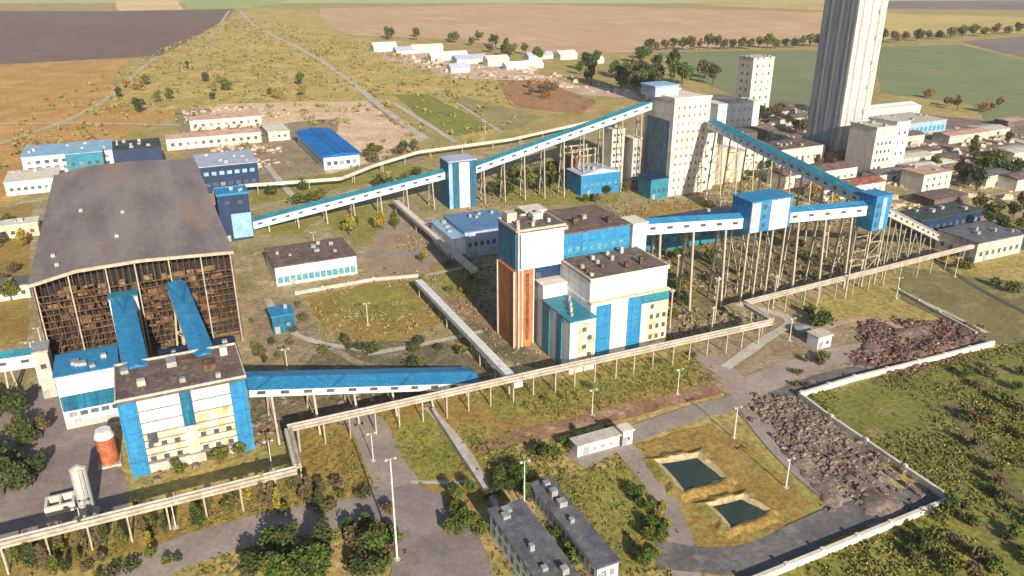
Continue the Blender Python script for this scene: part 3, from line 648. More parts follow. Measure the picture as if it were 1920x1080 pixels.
block('blue_roof_hall', 'pale blue walled hall with a dusty blue roof left of the central complex', 'hall', 97, 117, 247, 268, 9.5, M_ltroof, mat('dusty_blue_roof', gcol(100, 140, 180), gcol(84, 124, 170), .2, fine=1, famt=.2), [('f', 4, 8, 1.3, 1.6, .7, M_glass), ('l', 4, 5, 1.6, 1.6, 1, M_ltblue)], vents=4)
block('lean_to_hall', 'bright white ribbed wing on the left flank of the dusty blue roofed hall', 'hall', 92.0, 96.9, 246.5, 268, 8.0, M_white, M_ltblue, [('l', 3, 7, 1.4, 1.6, 1, M_glass)], vents=3)
block('long_workshop', 'long low workshop with a brown roof and teal glazing band', 'workshop', 32, 58.5, 248.5, 268, 6.6, M_white, M_brownroof, [('f', 1.0, 13, 1.7, 2.2, .4, M_winband)], vents=7)
# far tower, hall at its foot, mid tower
t = thing('shaft_tower', 'enormous bare concrete tower running out of the top of the picture', 'tower', 348, 300)
tu0, tv0 = 320.5, 296
q = MB(); q.box(tu0, tu0 + 19, tv0, tv0 + 22, 0, 128, top=True); q.build('wall', M_tower, t)
for k in (0, 1): MB().box(tu0 + .1 + k * 17.4, tu0 + 1.3 + k * 17.4, tv0 - .25, tv0 - .13, 0, 127).build('pilaster', M_concw, t)
MB().box(tu0 - .08, tu0 - .005, tv0 + .8, tv0 + 21.2, 0.5, 127).build('side_shade_sheet', M_towershade, t)  # thin sheet that paints shade over the tower's left face
for k in (0, 1, 2): MB().box(tu0 - .16, tu0 - .085, tv0 + 3 + k * 6.4, tv0 + 4.2 + k * 6.4, 4, 126).build('dark_strip', M_steel, t)
for k in range(3): MB().box(tu0 + 3.2 + k * 5.6, tu0 + 4.0 + k * 5.6, tv0 - .12, tv0 - .01, 4, 126).build('dark_strip', M_steel, t)
for k in range(8):
    MB().box(tu0 + 13.9, tu0 + 14.7, tv0 - .1, tv0 + .05, 24 + k * 12, 26 + k * 12).build('window', M_glass, t)
MB().box(tu0 - 1, tu0 + 20, tv0 - 1, tv0 + 23, 128, 129.5).build('roof', M_conc, t)
block('tower_foot_hall', 'pale concrete hall at the foot of the enormous tower', 'industrial building', 314.5, 327, 268, 284, 23, M_concw, M_conc, [('f', 3 + k * 4, 4, 1.2, 1.6, 1, M_glass) for k in range(4)], vents=4, parapet=.5)
block('foot_annex', 'narrow white block beside the hall under the enormous tower', 'industrial building', 327.3, 336, 268, 282, 25, M_white, M_conc, [('f', 4 + k * 5, 2, 1.2, 1.6, .6, M_glass) for k in range(4)])
t = block('far_tower', 'white concrete tower with an L shaped hall behind the mill building', 'tower', 364, 381, 414, 428, 37, M_concw, M_conc, [('f', 6 + k * 5, 3, 1.4, 1.8, 1, M_glass) for k in range(7)] + [('l', 6 + k * 5, 2, 1.4, 1.8, 2, M_glass) for k in range(7)], vents=3)
block('far_hall', 'bright white hall in front of the far white tower', 'hall', 318, 350, 388, 402, 15, M_white, M_concw, [('f', 4, 7, 1.4, 1.3, 1, M_steel), ('f', 10, 7, 1.4, 1.3, 1, M_steel)], vents=6)

block('tower_base_hall', 'long low pale hall left of the foot of the enormous tower', 'hall', 288, 317, 300, 316, 9, M_concw, M_brownroof, [('f', 3, 7, 1.4, 1.8, 1, M_glass)], vents=5)
block('stepped_white_block', 'stepped white volume against the right flank of the mill building', 'industrial building', 250, 262, 300, 318, 20, M_concw, M_concw, [('f', 3 + k * 4, 4, 1.2, 1.4, 1, M_steel) for k in range(4)], vents=3)
block('pale_stepped_wing', 'lower pale wing with a grey roof beside the stepped white volume', 'industrial building', 262.5, 280, 302, 318, 12, M_concw, M_conc, [('f', 3 + k * 4, 5, 1.2, 1.4, 1, M_glass) for k in range(2)], vents=3)
# ------------------------------------------------------------------ pipe racks and covered walks
def rack(label, pts, z, w_=1.9, step=6.5, name='pipe_rack', pipes=True, m=M_rack, posts=True, postw=.3, hh=.5):
    L0 = [Vector((p[0], p[1], p[2] if len(p) > 2 else z)) for p in pts]
    mid = L0[len(L0) // 2]; t = thing(name, label, 'pipe rack', mid.x, mid.y, 0)
    q = MB(); pq = [MB(), MB()]
    for a, b in zip(L0, L0[1:]):
        q.beam(a, b, w_, hh); d = (b - a).normalized(); nn = Vector((-d.y, d.x, 0))
        if pipes:
            for k, s_ in enumerate((-.27, .27)):
                off = nn * s_ * w_ + Vector((0, 0, hh * .5 + .32)); pq[k].cone(a + off, b + off, .36, .36, 8)
        if posts:
            n = max(1, int((b - a).length / step))
            for k in range(n):
                c = a + (b - a) * ((k + .35) / n); pm = MB()
                if k % 3 == 0:
                    for s_ in (-.4, .4): e = c + nn * s_ * w_; pm.beam((e.x, e.y, 0), (e.x, e.y, c.z - hh / 2 - .01), postw)
                    pm.beam(c - nn * .4 * w_ - Vector((0, 0, 1.4)), c + nn * .4 * w_ - Vector((0, 0, 1.4)), postw * .8)
                else: pm.beam((c.x, c.y, 0), (c.x, c.y, c.z - hh / 2 - .01), postw)
                pm.build('post', M_post, t)
    q.build('deck', m, t)
    if pipes:
        for k in range(2): pq[k].build('pipe', M_conc if k else m, t)
    return t
rack('long pale pipe rack crossing the grass at the lower left edge of the picture', [(-75, 136.4), (17.0, 136.6)], 6, 1.8)
rack('short jog of the pipe rack running away uphill right of the banded building', [(17.4, 137.6), (18.2, 151.4)], 6, 1.8)
rack('long pale pipe rack running below the central complex', [(18.2, 152.4), (80, 151.5), (148.5, 150.2)], 6, 1.8, 5.5)
rack('short jog of pale pipe rack in the yard right of the central complex', [(149.6, 151.2), (150.2, 162.6)], 6, 1.6)
rack('pale pipe rack running to the right under the gallery posts', [(150.8, 163.6), (200, 166), (254, 168.6)], 6, 1.5, 7)
def gz(px, py, z): u, v = G(px, py, z); return (u, v, z)
rack('low white covered walk running down to the pipe rack in the middle', [gz(785, 528, 4), gz(972, 722, 5.4)], 4, 2.2, 8, 'covered_walk', False, M_white, True, .3, 1.3)
rack('ribbed pale covered walk left of the dusty blue roofed hall', [gz(742, 378, 4), gz(890, 508, 4)], 4, 2.4, 8, 'covered_walk', False, M_concw, True, .3, 1.3)
rack('pale pipeline curving behind the long teal gallery', [gz(448, 350, 4), gz(640, 336, 4), gz(700, 312, 4), gz(785, 286, 4), gz(960, 262, 4), gz(1120, 226, 4)], 4, 1.6, 16, 'pipeline', True, M_concw)
rack('thin pale walk climbing the grass by the office roof', [gz(812, 770, .8), gz(935, 958, .8)], .8, .9, 12, 'garden_wall', False, M_conc, False, hh=1.5)
def wall(label, pts, h=1.6, th=.5, m=M_concw, cat='wall', name='perimeter_wall', step=8):
    """low wall with pillars, following ground pixels"""
    P0 = [G(*p) for p in pts]; mid = P0[len(P0) // 2]; t = thing(name, label, cat, *mid)
    q = MB()
    for a, b in zip(P0, P0[1:]):
        A_, B_ = Vector((*a, h / 2)), Vector((*b, h / 2)); q.beam(A_, B_, th, h)
        n = max(1, int((B_ - A_).length / step))
        for k in range(n):
            c = A_ + (B_ - A_) * (k / n); MB().box(c.x - .35, c.x + .35, c.y - .35, c.y + .35, 0, h + .35).build('pillar', m, t)
    q.build('panel', m, t); return t
wall('white boundary wall at the bottom right, nearest the picture edge', [(1400, 1100), (1782, 943)], 1.5, .8)
wall('white boundary wall between the scrapyard and the green meadow', [(1500, 747), (1557, 790), (1776, 940)], 1.5, .6)
wall('pale boundary wall above the green meadow at the right', [(1502, 745), (1600, 715), (1720, 685), (1862, 648)], 1.5, .7)
wall('thin pale kerb wall beside the dark red scree', [(1684, 547), (1760, 590), (1830, 628)], 1.0, .6, M_conc)
wall('pale wall below the lawn right of the long workshop', [(555, 553), (700, 527), (785, 520)], 1.2, .5, M_conc)

# ------------------------------------------------------------------ ponds, basin
def ringed(name, label, cat, pts, mw, m_bank, hb, wb, hw=.34, m_out=None, nsub=8):
    P0 = [Vector((*G(*p), 0)) for p in pts]; c = sum(P0, Vector()) / len(P0); t = thing(name, label, cat, c.x, c.y)
    Q = []
    for i in range(len(P0)):
        a, b = P0[i], P0[(i + 1) % len(P0)]
        for k in range(nsub): Q.append(a + (b - a) * (k / nsub) + (c - a).normalized() * .35 * abs(math.sin(3.14 * k / nsub + i)))
    n = len(Q); rr_ = random.Random(n + int(c.x)); mb = MB()
    jit = [rr_.uniform(.8, 1.25) for _ in Q]
    def ring(s_, z, jt=True):
        return [((p + (p - c).normalized() * s_ * (jit[k] if jt else 1)).x, (p + (p - c).normalized() * s_ * (jit[k] if jt else 1)).y, z) for k, p in enumerate(Q)]
    def skin(name_, m_, rs):
        mb = MB()
        for r0 in rs: mb.v += r0
        for r_ in range(len(rs) - 1):
            for k in range(n): mb.f.append((r_*n + k, r_*n + (k + 1) % n, (r_+1)*n + (k + 1) % n, (r_+1)*n + k))
        mb.build(name_, m_, t)
    skin('inner_bank', m_bank, [ring(-.1, hw - .1), ring(wb * .35, hb * .55), ring(wb * .75, hb)])
    skin('outer_bank', m_out or m_bank, [ring(wb * .75, hb), ring(wb * 1.1, hb * .95), ring(wb * 2.2, .03)])
    wm = MB(); wm.quad(*[(p.x, p.y, hw + .01) for p in Q]); o = wm.build('water', mw, t, fix=False)
    if o.data.polygons[0].normal.z < 0: o.data.flip_normals()
    return t
ringed('pond', 'upper of two small dark ponds with a sandy rim', 'pond', [(1240, 872), (1308, 860), (1356, 900), (1284, 922)], M_water, M_sand, .9, 1.9, m_out=F_lawnr)
ringed('pond', 'lower of two small dark ponds with a sandy rim', 'pond', [(1336, 952), (1392, 938), (1438, 962), (1372, 990)], M_water, M_sand, .8, 1.7, m_out=F_lawnr)
# ------------------------------------------------------------------ smaller buildings
W = M_glass
block('blue_roof_depot', 'low building with pale walls and a vivid blue roof on the pale yard', 'building', 80, 98, 392, 458, 6.5, M_side, mat('vivid_blue_roof', (.0, .14, .46), (.0, .11, .36), .1, fine=.6, famt=.2, joints=3), [('l', 2, 14, 2.4, 2, 1, W), ('f', 2, 5, 2, 2, 1, W)], gable=1.6, axis='v', over=1.2)
block('yellow_wall_store', 'small store with yellowish walls at the left edge beside the grey shed', 'store', *(lambda p: (p[0] - 7, p[0] + 7, p[1] - 4, p[1] + 4))(G(38, 440)), 5, M_cream, M_concw, [('f', 1.5, 4, 1.4, 1.4, .6, W)], vents=2)
block('edge_workshop', 'long pale workshop with a grey roof low at the left edge', 'workshop', *(lambda p: (p[0] - 9, p[0] + 6, p[1] - 4, p[1] + 4))(G(20, 555)), 4.5, M_concw, M_slate, [('f', 1.5, 6, 1.2, 1.3, .6, W)], vents=3)
block('office_building', 'grey roofed office with white walls at the bottom edge', 'office', 46.8, 53.2, 88, 110, 5.4, M_white, M_slate, [('l', 1.2, 8, 1.3, 1.5, .8, W), ('l', 3.6, 8, 1.3, 1.2, .8, W), ('f', 3, 3, 1, 1.3, .5, W)], vents=5, over=.4)
block('long_barrack', 'long narrow grey roofed building with a row of bright windows beside the office', 'building', 58.2, 62.4, 90.5, 116, 3.6, M_white, M_slate, [('l', .9, 14, 1.0, 1.6, .6, W), ('f', 1.2, 2, 1, 1.3, .4, W)], gable=.5, axis='v', vents=4, over=.35)
block('roadside_shed', 'low shed with a pale roof and white front by the grey road', 'shed', 73.5, 84, 124.5, 127.5, 2.8, M_white, M_conc, [('f', .9, 4, .9, .8, 1, M_steel)], vents=0)
block('gate_lodge', 'small white lodge at the right end of the low roadside shed', 'lodge', 84.6, 87, 124, 126.5, 3.6, M_white, M_concw, [('f', 1.2, 1, 1, 1, .4, W)])
block('white_hut', 'small bright white hut in the dirt yard at the right', 'hut', *(lambda p: (p[0] - 2.4, p[0] + 2.4, p[1] - 2, p[1] + 2))(G(1534, 648)), 3.6, M_white, M_conc, [('f', 1.2, 2, 1, 1, .4, W)])
u, v = G(1505, 625); t = thing('round_tank', 'low pale green round tank beside the white hut', 'tank', u, v)
MB().cone((u, v, 0), (u, v, 1.8), 2.6, 2.6, 18).build('tank', mat('pale_green_paint', wcol(150, 180, 160), wcol(130, 160, 150)), t); MB().cone((u, v, 1.8), (u, v, 2.4), 2.7, .4, 18).build('lid', M_steel, t)
block('far_left_hall', 'white walled building with a light blue roof at the far left', 'building', -53, -14, 436, 462, 10, M_white, M_ltblue, [('f', 3, 10, 2, 2, 1, W), ('f', 6.5, 10, 2, 1.6, 1, W)], vents=6)
block('far_left_annex', 'teal blocky penthouse rising from the light blue roof at the far left', 'building', -34, -18, 427, 435.5, 11.5, M_teal, M_ltblue, [('f', 6, 4, 1.6, 1.6, 1, W)])
block('far_left_wing', 'long low white wing in front of the light blue roofed building', 'building', -58, -37, 405, 427, 6, M_white, M_concw, [('f', 2, 7, 1.5, 1.5, 1, W)], vents=3)
block('dark_plant_room', 'dark grey and navy block with a rough flat roof behind the grey shed', 'building', -13, 8, 418, 440, 13, M_navy, mat('dark_green_roof', gcol(74, 84, 84), gcol(50, 60, 66), .2), [('f', 4, 5, 1.5, 1.5, 1, W)], vents=8)
block('lavender_roof_hall', 'navy walled hall with a lavender roof behind the navy cube tower', 'hall', 21, 46, 372, 398, 12, M_navy, M_ltroof, [('f', 3, 7, 2, 1.6, 1, W), ('f', 8, 7, 2, 1.6, 1, M_ltblue)], vents=6)
block('pink_roof_barn', 'long low building with a pinkish roof on the pale yard at the left', 'building', 12, 62, 470, 482, 6, M_concw, mat('pink_sheet_roof', gcol(196, 164, 150), gcol(176, 140, 128), .2), [('f', 2, 12, 1.8, 1.8, 1, W)], gable=1.5)
block('pink_roof_store', 'second pinkish roofed store behind the long low one', 'building', 28, 70, 520, 534, 6, M_concw, mat('pink_sheet_roof', ()), [('f', 2, 9, 1.8, 1.8, 1, W)], gable=1.5)
block('white_store', 'white block at the corner of the pale yard left of the basin', 'building', 66, 78, 470, 498, 5, M_concw, M_concw, [('f', 2, 3, 1.4, 1.4, 1, W)])
block('thickener_hall', 'low hall with a pale blue glazed front right of the enormous tower', 'hall', 402, 440, 326, 352, 7, M_ltblue, M_conc, [('f', 1.5, 10, 2.2, 3, 1, M_winband)], vents=5)
block('long_white_roof', 'long white roofed building behind the pale blue glazed hall', 'building', 415, 466, 366, 382, 7, M_concw, M_white, [('f', 2, 12, 1.6, 2, 1, W)], gable=2)
block('pink_house', 'pale pinkish block with a bright front in the yard at the right', 'building', 314, 332, 238, 250, 8, M_concw, mat('pink_sheet_roof', ()), [('f', 2, 4, 1.3, 1.4, 1, W), ('f', 5, 4, 1.3, 1.4, 1, W)], vents=2)
block('red_roof_row', 'long low building with a worn reddish roof beyond the bright blue tower', 'building', 262, 300, 246, 256, 5, M_concw, mat('worn_red_roof', gcol(160, 96, 80), gcol(120, 70, 62), .3, c3=gcol(190, 160, 150)), [('f', 1.5, 10, 1.4, 1.4, 1, W)], gable=1.6)
block('tan_roof_row', 'long tan roofed building behind the worn reddish roof', 'building', 262, 306, 268, 280, 6, M_concw, M_brownroof, [('f', 1.5, 10, 1.4, 1.4, 1, W)], gable=1.6)
block('grey_hall', 'pale walled hall with a slate grey roof at the right edge', 'hall', 256, 280, 168, 184, 7, M_conc, M_slate, [('f', 2, 7, 1.4, 1.6, 1, W), ('l', 2, 4, 1.4, 1.6, 1, W)], vents=4)
block('edge_store', 'pale store with a grey roof cut by the right edge', 'store', 284, 300, 158, 172, 7, M_ltblue, M_slate, [('f', 2, 4, 1.4, 1.6, 1, W)])
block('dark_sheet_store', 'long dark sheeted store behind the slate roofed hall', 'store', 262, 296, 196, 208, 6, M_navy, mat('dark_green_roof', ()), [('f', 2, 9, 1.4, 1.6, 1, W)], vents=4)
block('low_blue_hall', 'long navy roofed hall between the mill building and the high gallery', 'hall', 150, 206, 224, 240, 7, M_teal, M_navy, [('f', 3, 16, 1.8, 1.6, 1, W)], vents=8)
block('brown_flat_roof', 'flat brown roofed hall just behind the central complex', 'hall', 122, 146, 206, 238, 8, M_conc, M_brownroof, [('f', 3, 7, 1.6, 1.6, 1, W)], vents=10, parapet=.4)
block('rear_pump_house', 'small concrete pump house by the foot of the striped junction tower', 'pump house', 133, 142, 272, 280, 5, M_conc, M_concw, [('f', 2, 3, 1.3, 1.3, .8, W)])
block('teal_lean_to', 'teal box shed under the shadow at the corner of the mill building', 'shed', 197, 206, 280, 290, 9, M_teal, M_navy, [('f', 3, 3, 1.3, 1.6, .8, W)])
# assorted small sheds in the cluttered yard beyond
names = [('storage_shed_small', 'shed'), ('shipping_container', 'container')]
rb = random.Random(21)
yard_roofs = [M_brownroof, M_conc, M_concw, M_slate, M_brownroof, mat('pink_sheet_roof', ()), M_conc, M_brownroof]
spots = [(1575, 305), (1620, 322), (1700, 312), (1760, 318), (1590, 345), (1660, 335), (1380, 260), (1470, 270), (1440, 292), (1500, 300), (1540, 320), (1480, 232), (1455, 215), (1510, 205), (1400, 310), (1460, 335), (1420, 350), (1500, 345),
         (1690, 270), (1740, 275), (1800, 262), (1850, 250), (1880, 270), (1720, 300), (1770, 305), (1830, 290), (1900, 300), (1660, 320), (1690, 385), (1850, 345), (1905, 350), (1820, 240), (1890, 235),
         (1720, 330), (1680, 345), (1760, 380), (1640, 300)]
spots = [q_ for i_, q_ in enumerate(spots) if i_ % 3 != 1]
for k, (px, py) in enumerate(spots):
    u, v = G(px, py); a = rb.uniform(5, 12) * (1.4 if py < 290 else 1); b = rb.uniform(4, 7); h = rb.uniform(3, 6)
    t = thing('yard_shed', 'small worn shed scattered in the cluttered yard around the foot of the enormous tower', 'shed', u, v, group='small sheds in the cluttered far yard')
    m = rb.choice([M_concw, M_conc, M_concw, M_brownroof])
    MB().box(u - a, u + a, v - b, v + b, 0, h, top=False).build('wall', m, t)
    MB().prismu([(v - b - .3, h), (v + b + .3, h), (v + b + .3, h + .2), (v, h + rb.uniform(.4, 1.6)), (v - b - .3, h + .2)], u - a - .3, u + a + .3).build('roof', yard_roofs[k % 8], t)
    MB().box(u - 1, u + 1, v - b - .08, v - b + .05, .1, 2.4).build('door', W, t)
spots2 = [(720, 95), (760, 100), (800, 98), (840, 112), (880, 118), (930, 122), (980, 128), (860, 135), (1060, 110), (1110, 118), (1010, 110)]
for k, (px, py) in enumerate(spots2):
    u, v = G(px, py); a = rb.uniform(8, 20); b = rb.uniform(5, 8); h = rb.uniform(3, 6)
    t = thing('village_house', 'tiny pale roofed house in the far hamlet below the tan field', 'house', u, v, group='far houses below the tan field')
    MB().box(u - a, u + a, v - b, v + b, 0, h, top=False).build('wall', M_concw, t)
    MB().prismu([(v - b - .5, h), (v + b + .5, h), (v, h + 3.5)], u - a - .5, u + a + .5).build('roof', (M_white, M_ltroof, M_concw)[k % 3], t)

# ------------------------------------------------------------------ lamp posts, masts
def mast(label, px, py, h, r=.22, head=True, cat='lamp post', m=M_steel):
    u, v = G(px, py); t = thing('lamp_post', label, cat, u, v)
    MB().cone((u, v, .3), (u, v, h), r, r * .6, 8).build('pole', m, t); MB().box(u - .5, u + .5, v - .5, v + .5, 0, .3).build('footing', M_conc, t)
    if head:
        MB().beam((u - .8, v, h), (u + .8, v, h), .12).build('crossbar', M_steel, t)
        for s_ in (-.8, .8): MB().box(u + s_ - .25, u + s_ + .25, v - .35, v + .1, h - .1, h + .25).build('lamp_head', M_conc, t)
M_pole = mat('white_mast_paint', (.55, .55, .52), (.45, .45, .42))
mast('tall white floodlight mast rising in front of the mauve paving', 745, 1050, 21.5, .2, m=M_pole)
mast('grey lamp post standing between the office and the long narrow building', 983, 950, 10.6, .16, m=M_pole)
mast('lamp post by the bend of the grey road above the ponds', 1376, 822, 8, .16, m=M_pole)
mast('lamp post by the road right of the ponds', 1473, 915, 7, .16, m=M_pole)
mast('thin pale mast at the end of the left edge gallery', 76, 722, 12, .25, m=M_pole)
mast('slim mast at the left rear of the annex', 92, 700, 13, .2, m=M_pole)
mast('short street lamp beside a yard path or lawn', 700, 865, 7, .12, m=M_pole)
base = [o for o in COL.objects if o.get('label') == 'short street lamp beside a yard path or lawn'][0]; base['group'] = 'short street lamps about the plant'
for (px, py) in [(510, 880), (330, 990), (160, 1010), (1270, 740), (1110, 780), (965, 640), (690, 610), (540, 700), (1340, 560), (1480, 640), (1680, 560), (1790, 520), (590, 470), (730, 350), (910, 250)]:
    c = copy_tree(base); c.location = Wd(*G(px, py))

# ------------------------------------------------------------------ vehicles
def car(label, px, py, rot, m, L=4.4, cat='car', name='parked_car', hh=1.45):
    u, v = G(px, py); t = thing(name, label, cat, u, v); t.rotation_euler.z = AX + rot
    x0, x1 = u - L / 2, u + L / 2
    MB().prism([(x0, .35), (x1, .35), (x1, .8), (x1 - .1, .9), (u + L*.22, .95), (u + L*.1, hh), (u - L*.28, hh), (x0 + .15, .98), (x0, .9)], v - .88, v + .88).build('body', m, t)
    MB().prism([(u + L*.205, .98), (u + L*.1, hh - .06), (u - L*.28, hh - .06), (u - L*.40, 1.0)], v - .895, v + .895).build('side_glass', M_glass, t)
    for a in (-.3, .3):
        for s_ in (-1, 1): MB().cone((u + a * L, v + s_ * .72, .33), (u + a * L, v + s_ * .93, .33), .33, .33, 12).build('wheel', M_dark, t)
M_red = mat('crimson_paint', (.35, .04, .08), (.3, .03, .06), rough=.35); M_wp = mat('white_paint', (.6, .6, .6), (.55, .55, .56), rough=.35); M_dk = mat('graphite_paint', (.05, .055, .07), (.04, .04, .05), rough=.35)
car('dark car standing near the low walled tank', 60, 870, .5, M_dk)

# ------------------------------------------------------------------ crates in the scrapyard
def crate_proto():
    u, v = G(1450, 800); t = thing('pallet_stack', 'weathered stack of pallets and scrap in the scrapyard rows by the boundary wall', 'pallet stack', u, v, group='rows of pallet stacks in the scrapyard')
    MB().box(u - 1.1, u + 1.1, v - .7, v + .7, .1, .9).build('load', mat('weathered_timber', gcol(150, 134, 124), gcol(96, 80, 74), .7), t)
    for k in (-.8, 0, .8): MB().box(u + k - .12, u + k + .12, v - .7, v + .7, 0, .1).build('skid', M_rust, t)
    return t
cp = crate_proto(); rc = random.Random(4); n = 0
for row in range(5):
    for k in range(24):
        f = k / 23; px = 1405 + 290 * f + row * 17 - 18; py = 778 + 185 * f - row * 11 + rc.uniform(-3, 3)
        if rc.random() < .35: continue
        o = cp if n == 0 else copy_tree(cp); o.location = Wd(*G(px, py)); o.rotation_euler.z = AX + rc.uniform(-.3, .3) + (1.57 if rc.random() < .3 else 0)
        s_ = rc.uniform(.4, .8); o.scale = (s_ * rc.uniform(.7, 1.4), s_, rc.uniform(.5, 1.5)); n += 1

# ------------------------------------------------------------------ trees
def fol(name, a, b, c):
    return mat(name, a, b, .45, c3=c, c3scale=1.1, fine=1.8, famt=.5, rough=.9, spec=.1)
FOL = {
 'dark': fol('dark_leaves', (.035, .055, .02), (.06, .08, .025), (.10, .11, .03)),
 'olive': fol('olive_leaves', (.11, .12, .025), (.07, .09, .02), (.19, .17, .04)),
 'yellow': fol('yellow_leaves', (.30, .23, .04), (.20, .18, .035), (.34, .20, .05)),
 'green': fol('green_leaves', (.07, .12, .02), (.045, .08, .018), (.15, .17, .03)),
 'orange': fol('orange_leaves', (.30, .13, .03), (.20, .10, .03), (.26, .19, .05)),
 'brown': fol('brown_leaves', (.13, .10, .05), (.09, .075, .04), (.19, .15, .08))}
def crown_mesh(h, r, seed, n=520, leaf=.42, tall=False):
    rr_ = random.Random(seed); mb = MB()
    lobes = []
    for k in range(7 if not tall else 6):
        if tall: lobes.append((Vector((rr_.uniform(-.15, .15) * r, rr_.uniform(-.15, .15) * r, h * (.28 + .11 * k))), r * (.75 - .09 * abs(k - 1.5))))
        else:
            a = rr_.uniform(0, 6.28); d = r * rr_.uniform(.15, .62)
            lobes.append((Vector((d * math.cos(a), d * math.sin(a), h * rr_.uniform(.42, .82))), r * rr_.uniform(.38, .6)))
    for k in range(n):
        c, R_ = lobes[k % len(lobes)]
        d = Vector((rr_.gauss(0, 1), rr_.gauss(0, 1), rr_.gauss(0, 1))).normalized() * R_ * rr_.uniform(.55, 1.05); p = c + d
        if p.z < h * .16: continue
        a = Vector((rr_.gauss(0, 1), rr_.gauss(0, 1), rr_.gauss(0, 1))).normalized(); b = a.orthogonal().normalized(); c2 = a.cross(b)
        s_ = leaf * rr_.uniform(.6, 1.3); mb.quad(tuple(p + b * s_), tuple(p + c2 * s_ * .8), tuple(p - b * s_), tuple(p - c2 * s_ * .8))
    return mb
PROTO = {}
def proto(kind, shape, seed, var=0):
    h = {'round': 7, 'tall': 9, 'bush': 2.4}[shape]; r = {'round': 3.2, 'tall': 1.7, 'bush': 1.7}[shape] * (1, .8, 1.2)[var]; h *= (1, 1.15, .85)[var]
    t = bpy.data.objects.new({'round': 'broadleaf_tree', 'tall': 'poplar_tree', 'bush': 'shrub'}[shape], None); COL.objects.link(t); ORG[t.name] = (0, 0, 0)
    t['category'] = 'shrub' if shape == 'bush' else 'tree'
    q = MB(); top = h * (.75 if shape != 'bush' else .6); q.cone((0, 0, 0), (0, 0, top), h * .035, h * .01, 7)
    rr_ = random.Random(seed + 9)
    for k in range(6):
        a = rr_.uniform(0, 6.28); z = h * rr_.uniform(.22, .55); d = r * .6; q.cone((0, 0, z), (d * math.cos(a), d * math.sin(a), z + h * .22), h * .013, h * .004, 5)
    q.build('trunk', M_bark, t)
    crown_mesh(h, r, seed, {'round': 620, 'tall': 460, 'bush': 240}[shape], {'round': .40, 'tall': .32, 'bush': .26}[shape], shape == 'tall').build('crown', FOL[kind], t, fix=False)
    PROTO[(kind, shape, var)] = [t, False]; return PROTO[(kind, shape, var)]
rt = random.Random(99)
def plant(px, py, kind, shape, s_, label, group, world=None):
    var = rt.randrange(3); P = PROTO.get((kind, shape, var)) or proto(kind, shape, len(PROTO) * 7 + 1, var)
    if P[1]: o = copy_tree(P[0])
    else: o = P[0]; P[1] = True
    u, v = world or G(px, py); o.location = Wd(u, v); o.rotation_euler = (0, 0, rt.uniform(0, 6.28))
    o.scale = (s_ * rt.uniform(.85, 1.15), s_ * rt.uniform(.85, 1.15), s_ * rt.uniform(.8, 1.2)); o['label'] = label; o['group'] = group
def clump(n, pts, kinds, shape, s0, s1, label, group):
    """scatter inside a polygon of ground pixels"""
    xs = [p[0] for p in pts]; ys = [p[1] for p in pts]; k = 0; tries = 0
    while k < n and tries < 4000:
        tries += 1; x = rt.uniform(min(xs), max(xs)); y = rt.uniform(min(ys), max(ys)); ins = False
        for i in range(len(pts)):
            x1, y1 = pts[i]; x2, y2 = pts[i - 1]
            if (y1 > y) != (y2 > y) and x < (x2 - x1) * (y - y1) / (y2 - y1) + x1: ins = not ins
        if ins: plant(x, y, rt.choice(kinds), shape, rt.uniform(s0, s1), label, group); k += 1
clump(14, [(-20, 760), (70, 745), (95, 820), (70, 930), (-20, 960)], ['dark', 'dark', 'brown'], 'round', .8, 1.15, 'dark tree in the clump at the left edge beside the grey yard', 'dark trees at the left edge')
clump(44, [(20, 1060), (120, 1010), (560, 905), (640, 950), (480, 985), (250, 1040), (60, 1100)], ['yellow', 'olive', 'brown', 'brown', 'dark', 'dark'], 'tall', .45, .85, 'slim autumn tree in the row below the pipe rack', 'slim trees below the left pipe rack')
clump(13, [(420, 1060), (560, 1020), (710, 1000), (730, 1100), (400, 1130)], ['dark', 'green', 'dark'], 'round', .7, 1.0, 'big dark green tree in the group at the bottom left', 'big green trees at the bottom left')
clump(5, [(520, 1090), (640, 1080), (640, 1120), (520, 1120)], ['olive', 'green'], 'round', .8, 1.0, 'bright green tree cut by the bottom edge', 'bright trees at the bottom edge')
clump(12, [(845, 930), (905, 915), (925, 985), (900, 1020), (840, 1010)], ['green', 'olive', 'dark'], 'round', .38, .6, 'small green tree in the clump left of the office', 'small trees left of the office')
clump(12, [(560, 905), (690, 930), (660, 960), (560, 980)], ['brown', 'olive', 'dark'], 'bush', .6, 1.1, 'dark bush beside the wide road at the lower left', 'bushes beside the lower left road')
clump(6, [(955, 880), (1000, 880), (1020, 935), (985, 945)], ['dark', 'green'], 'round', .45, .65, 'dark green tree in the gap between office and long narrow building', 'trees between office and long building')
clump(7, [(1000, 950), (1020, 950), (1090, 1060), (1060, 1080)], ['green', 'olive'], 'bush', .7, 1.1, 'green bush between the two grey roofs', 'bushes between the two grey roofs')
clump(22, [(1110, 870), (1180, 890), (1250, 970), (1250, 1040), (1200, 1075), (1190, 1040), (1215, 980), (1150, 900)], ['green', 'green', 'olive', 'yellow'], 'round', .3, .48, 'small green tree in the curved belt right of the long narrow building', 'curved tree belt')
clump(10, [(270, 865), (440, 820), (470, 850), (300, 910)], ['dark', 'olive', 'brown'], 'bush', .8, 1.4, 'dark bush at the foot of the banded building', 'bushes at the foot of the banded building')
clump(4, [(640, 415), (730, 395), (745, 430), (660, 450)], ['olive', 'yellow'], 'round', .9, 1.2, 'olive tree on the small lawn behind the long workshop', 'trees behind the long workshop')
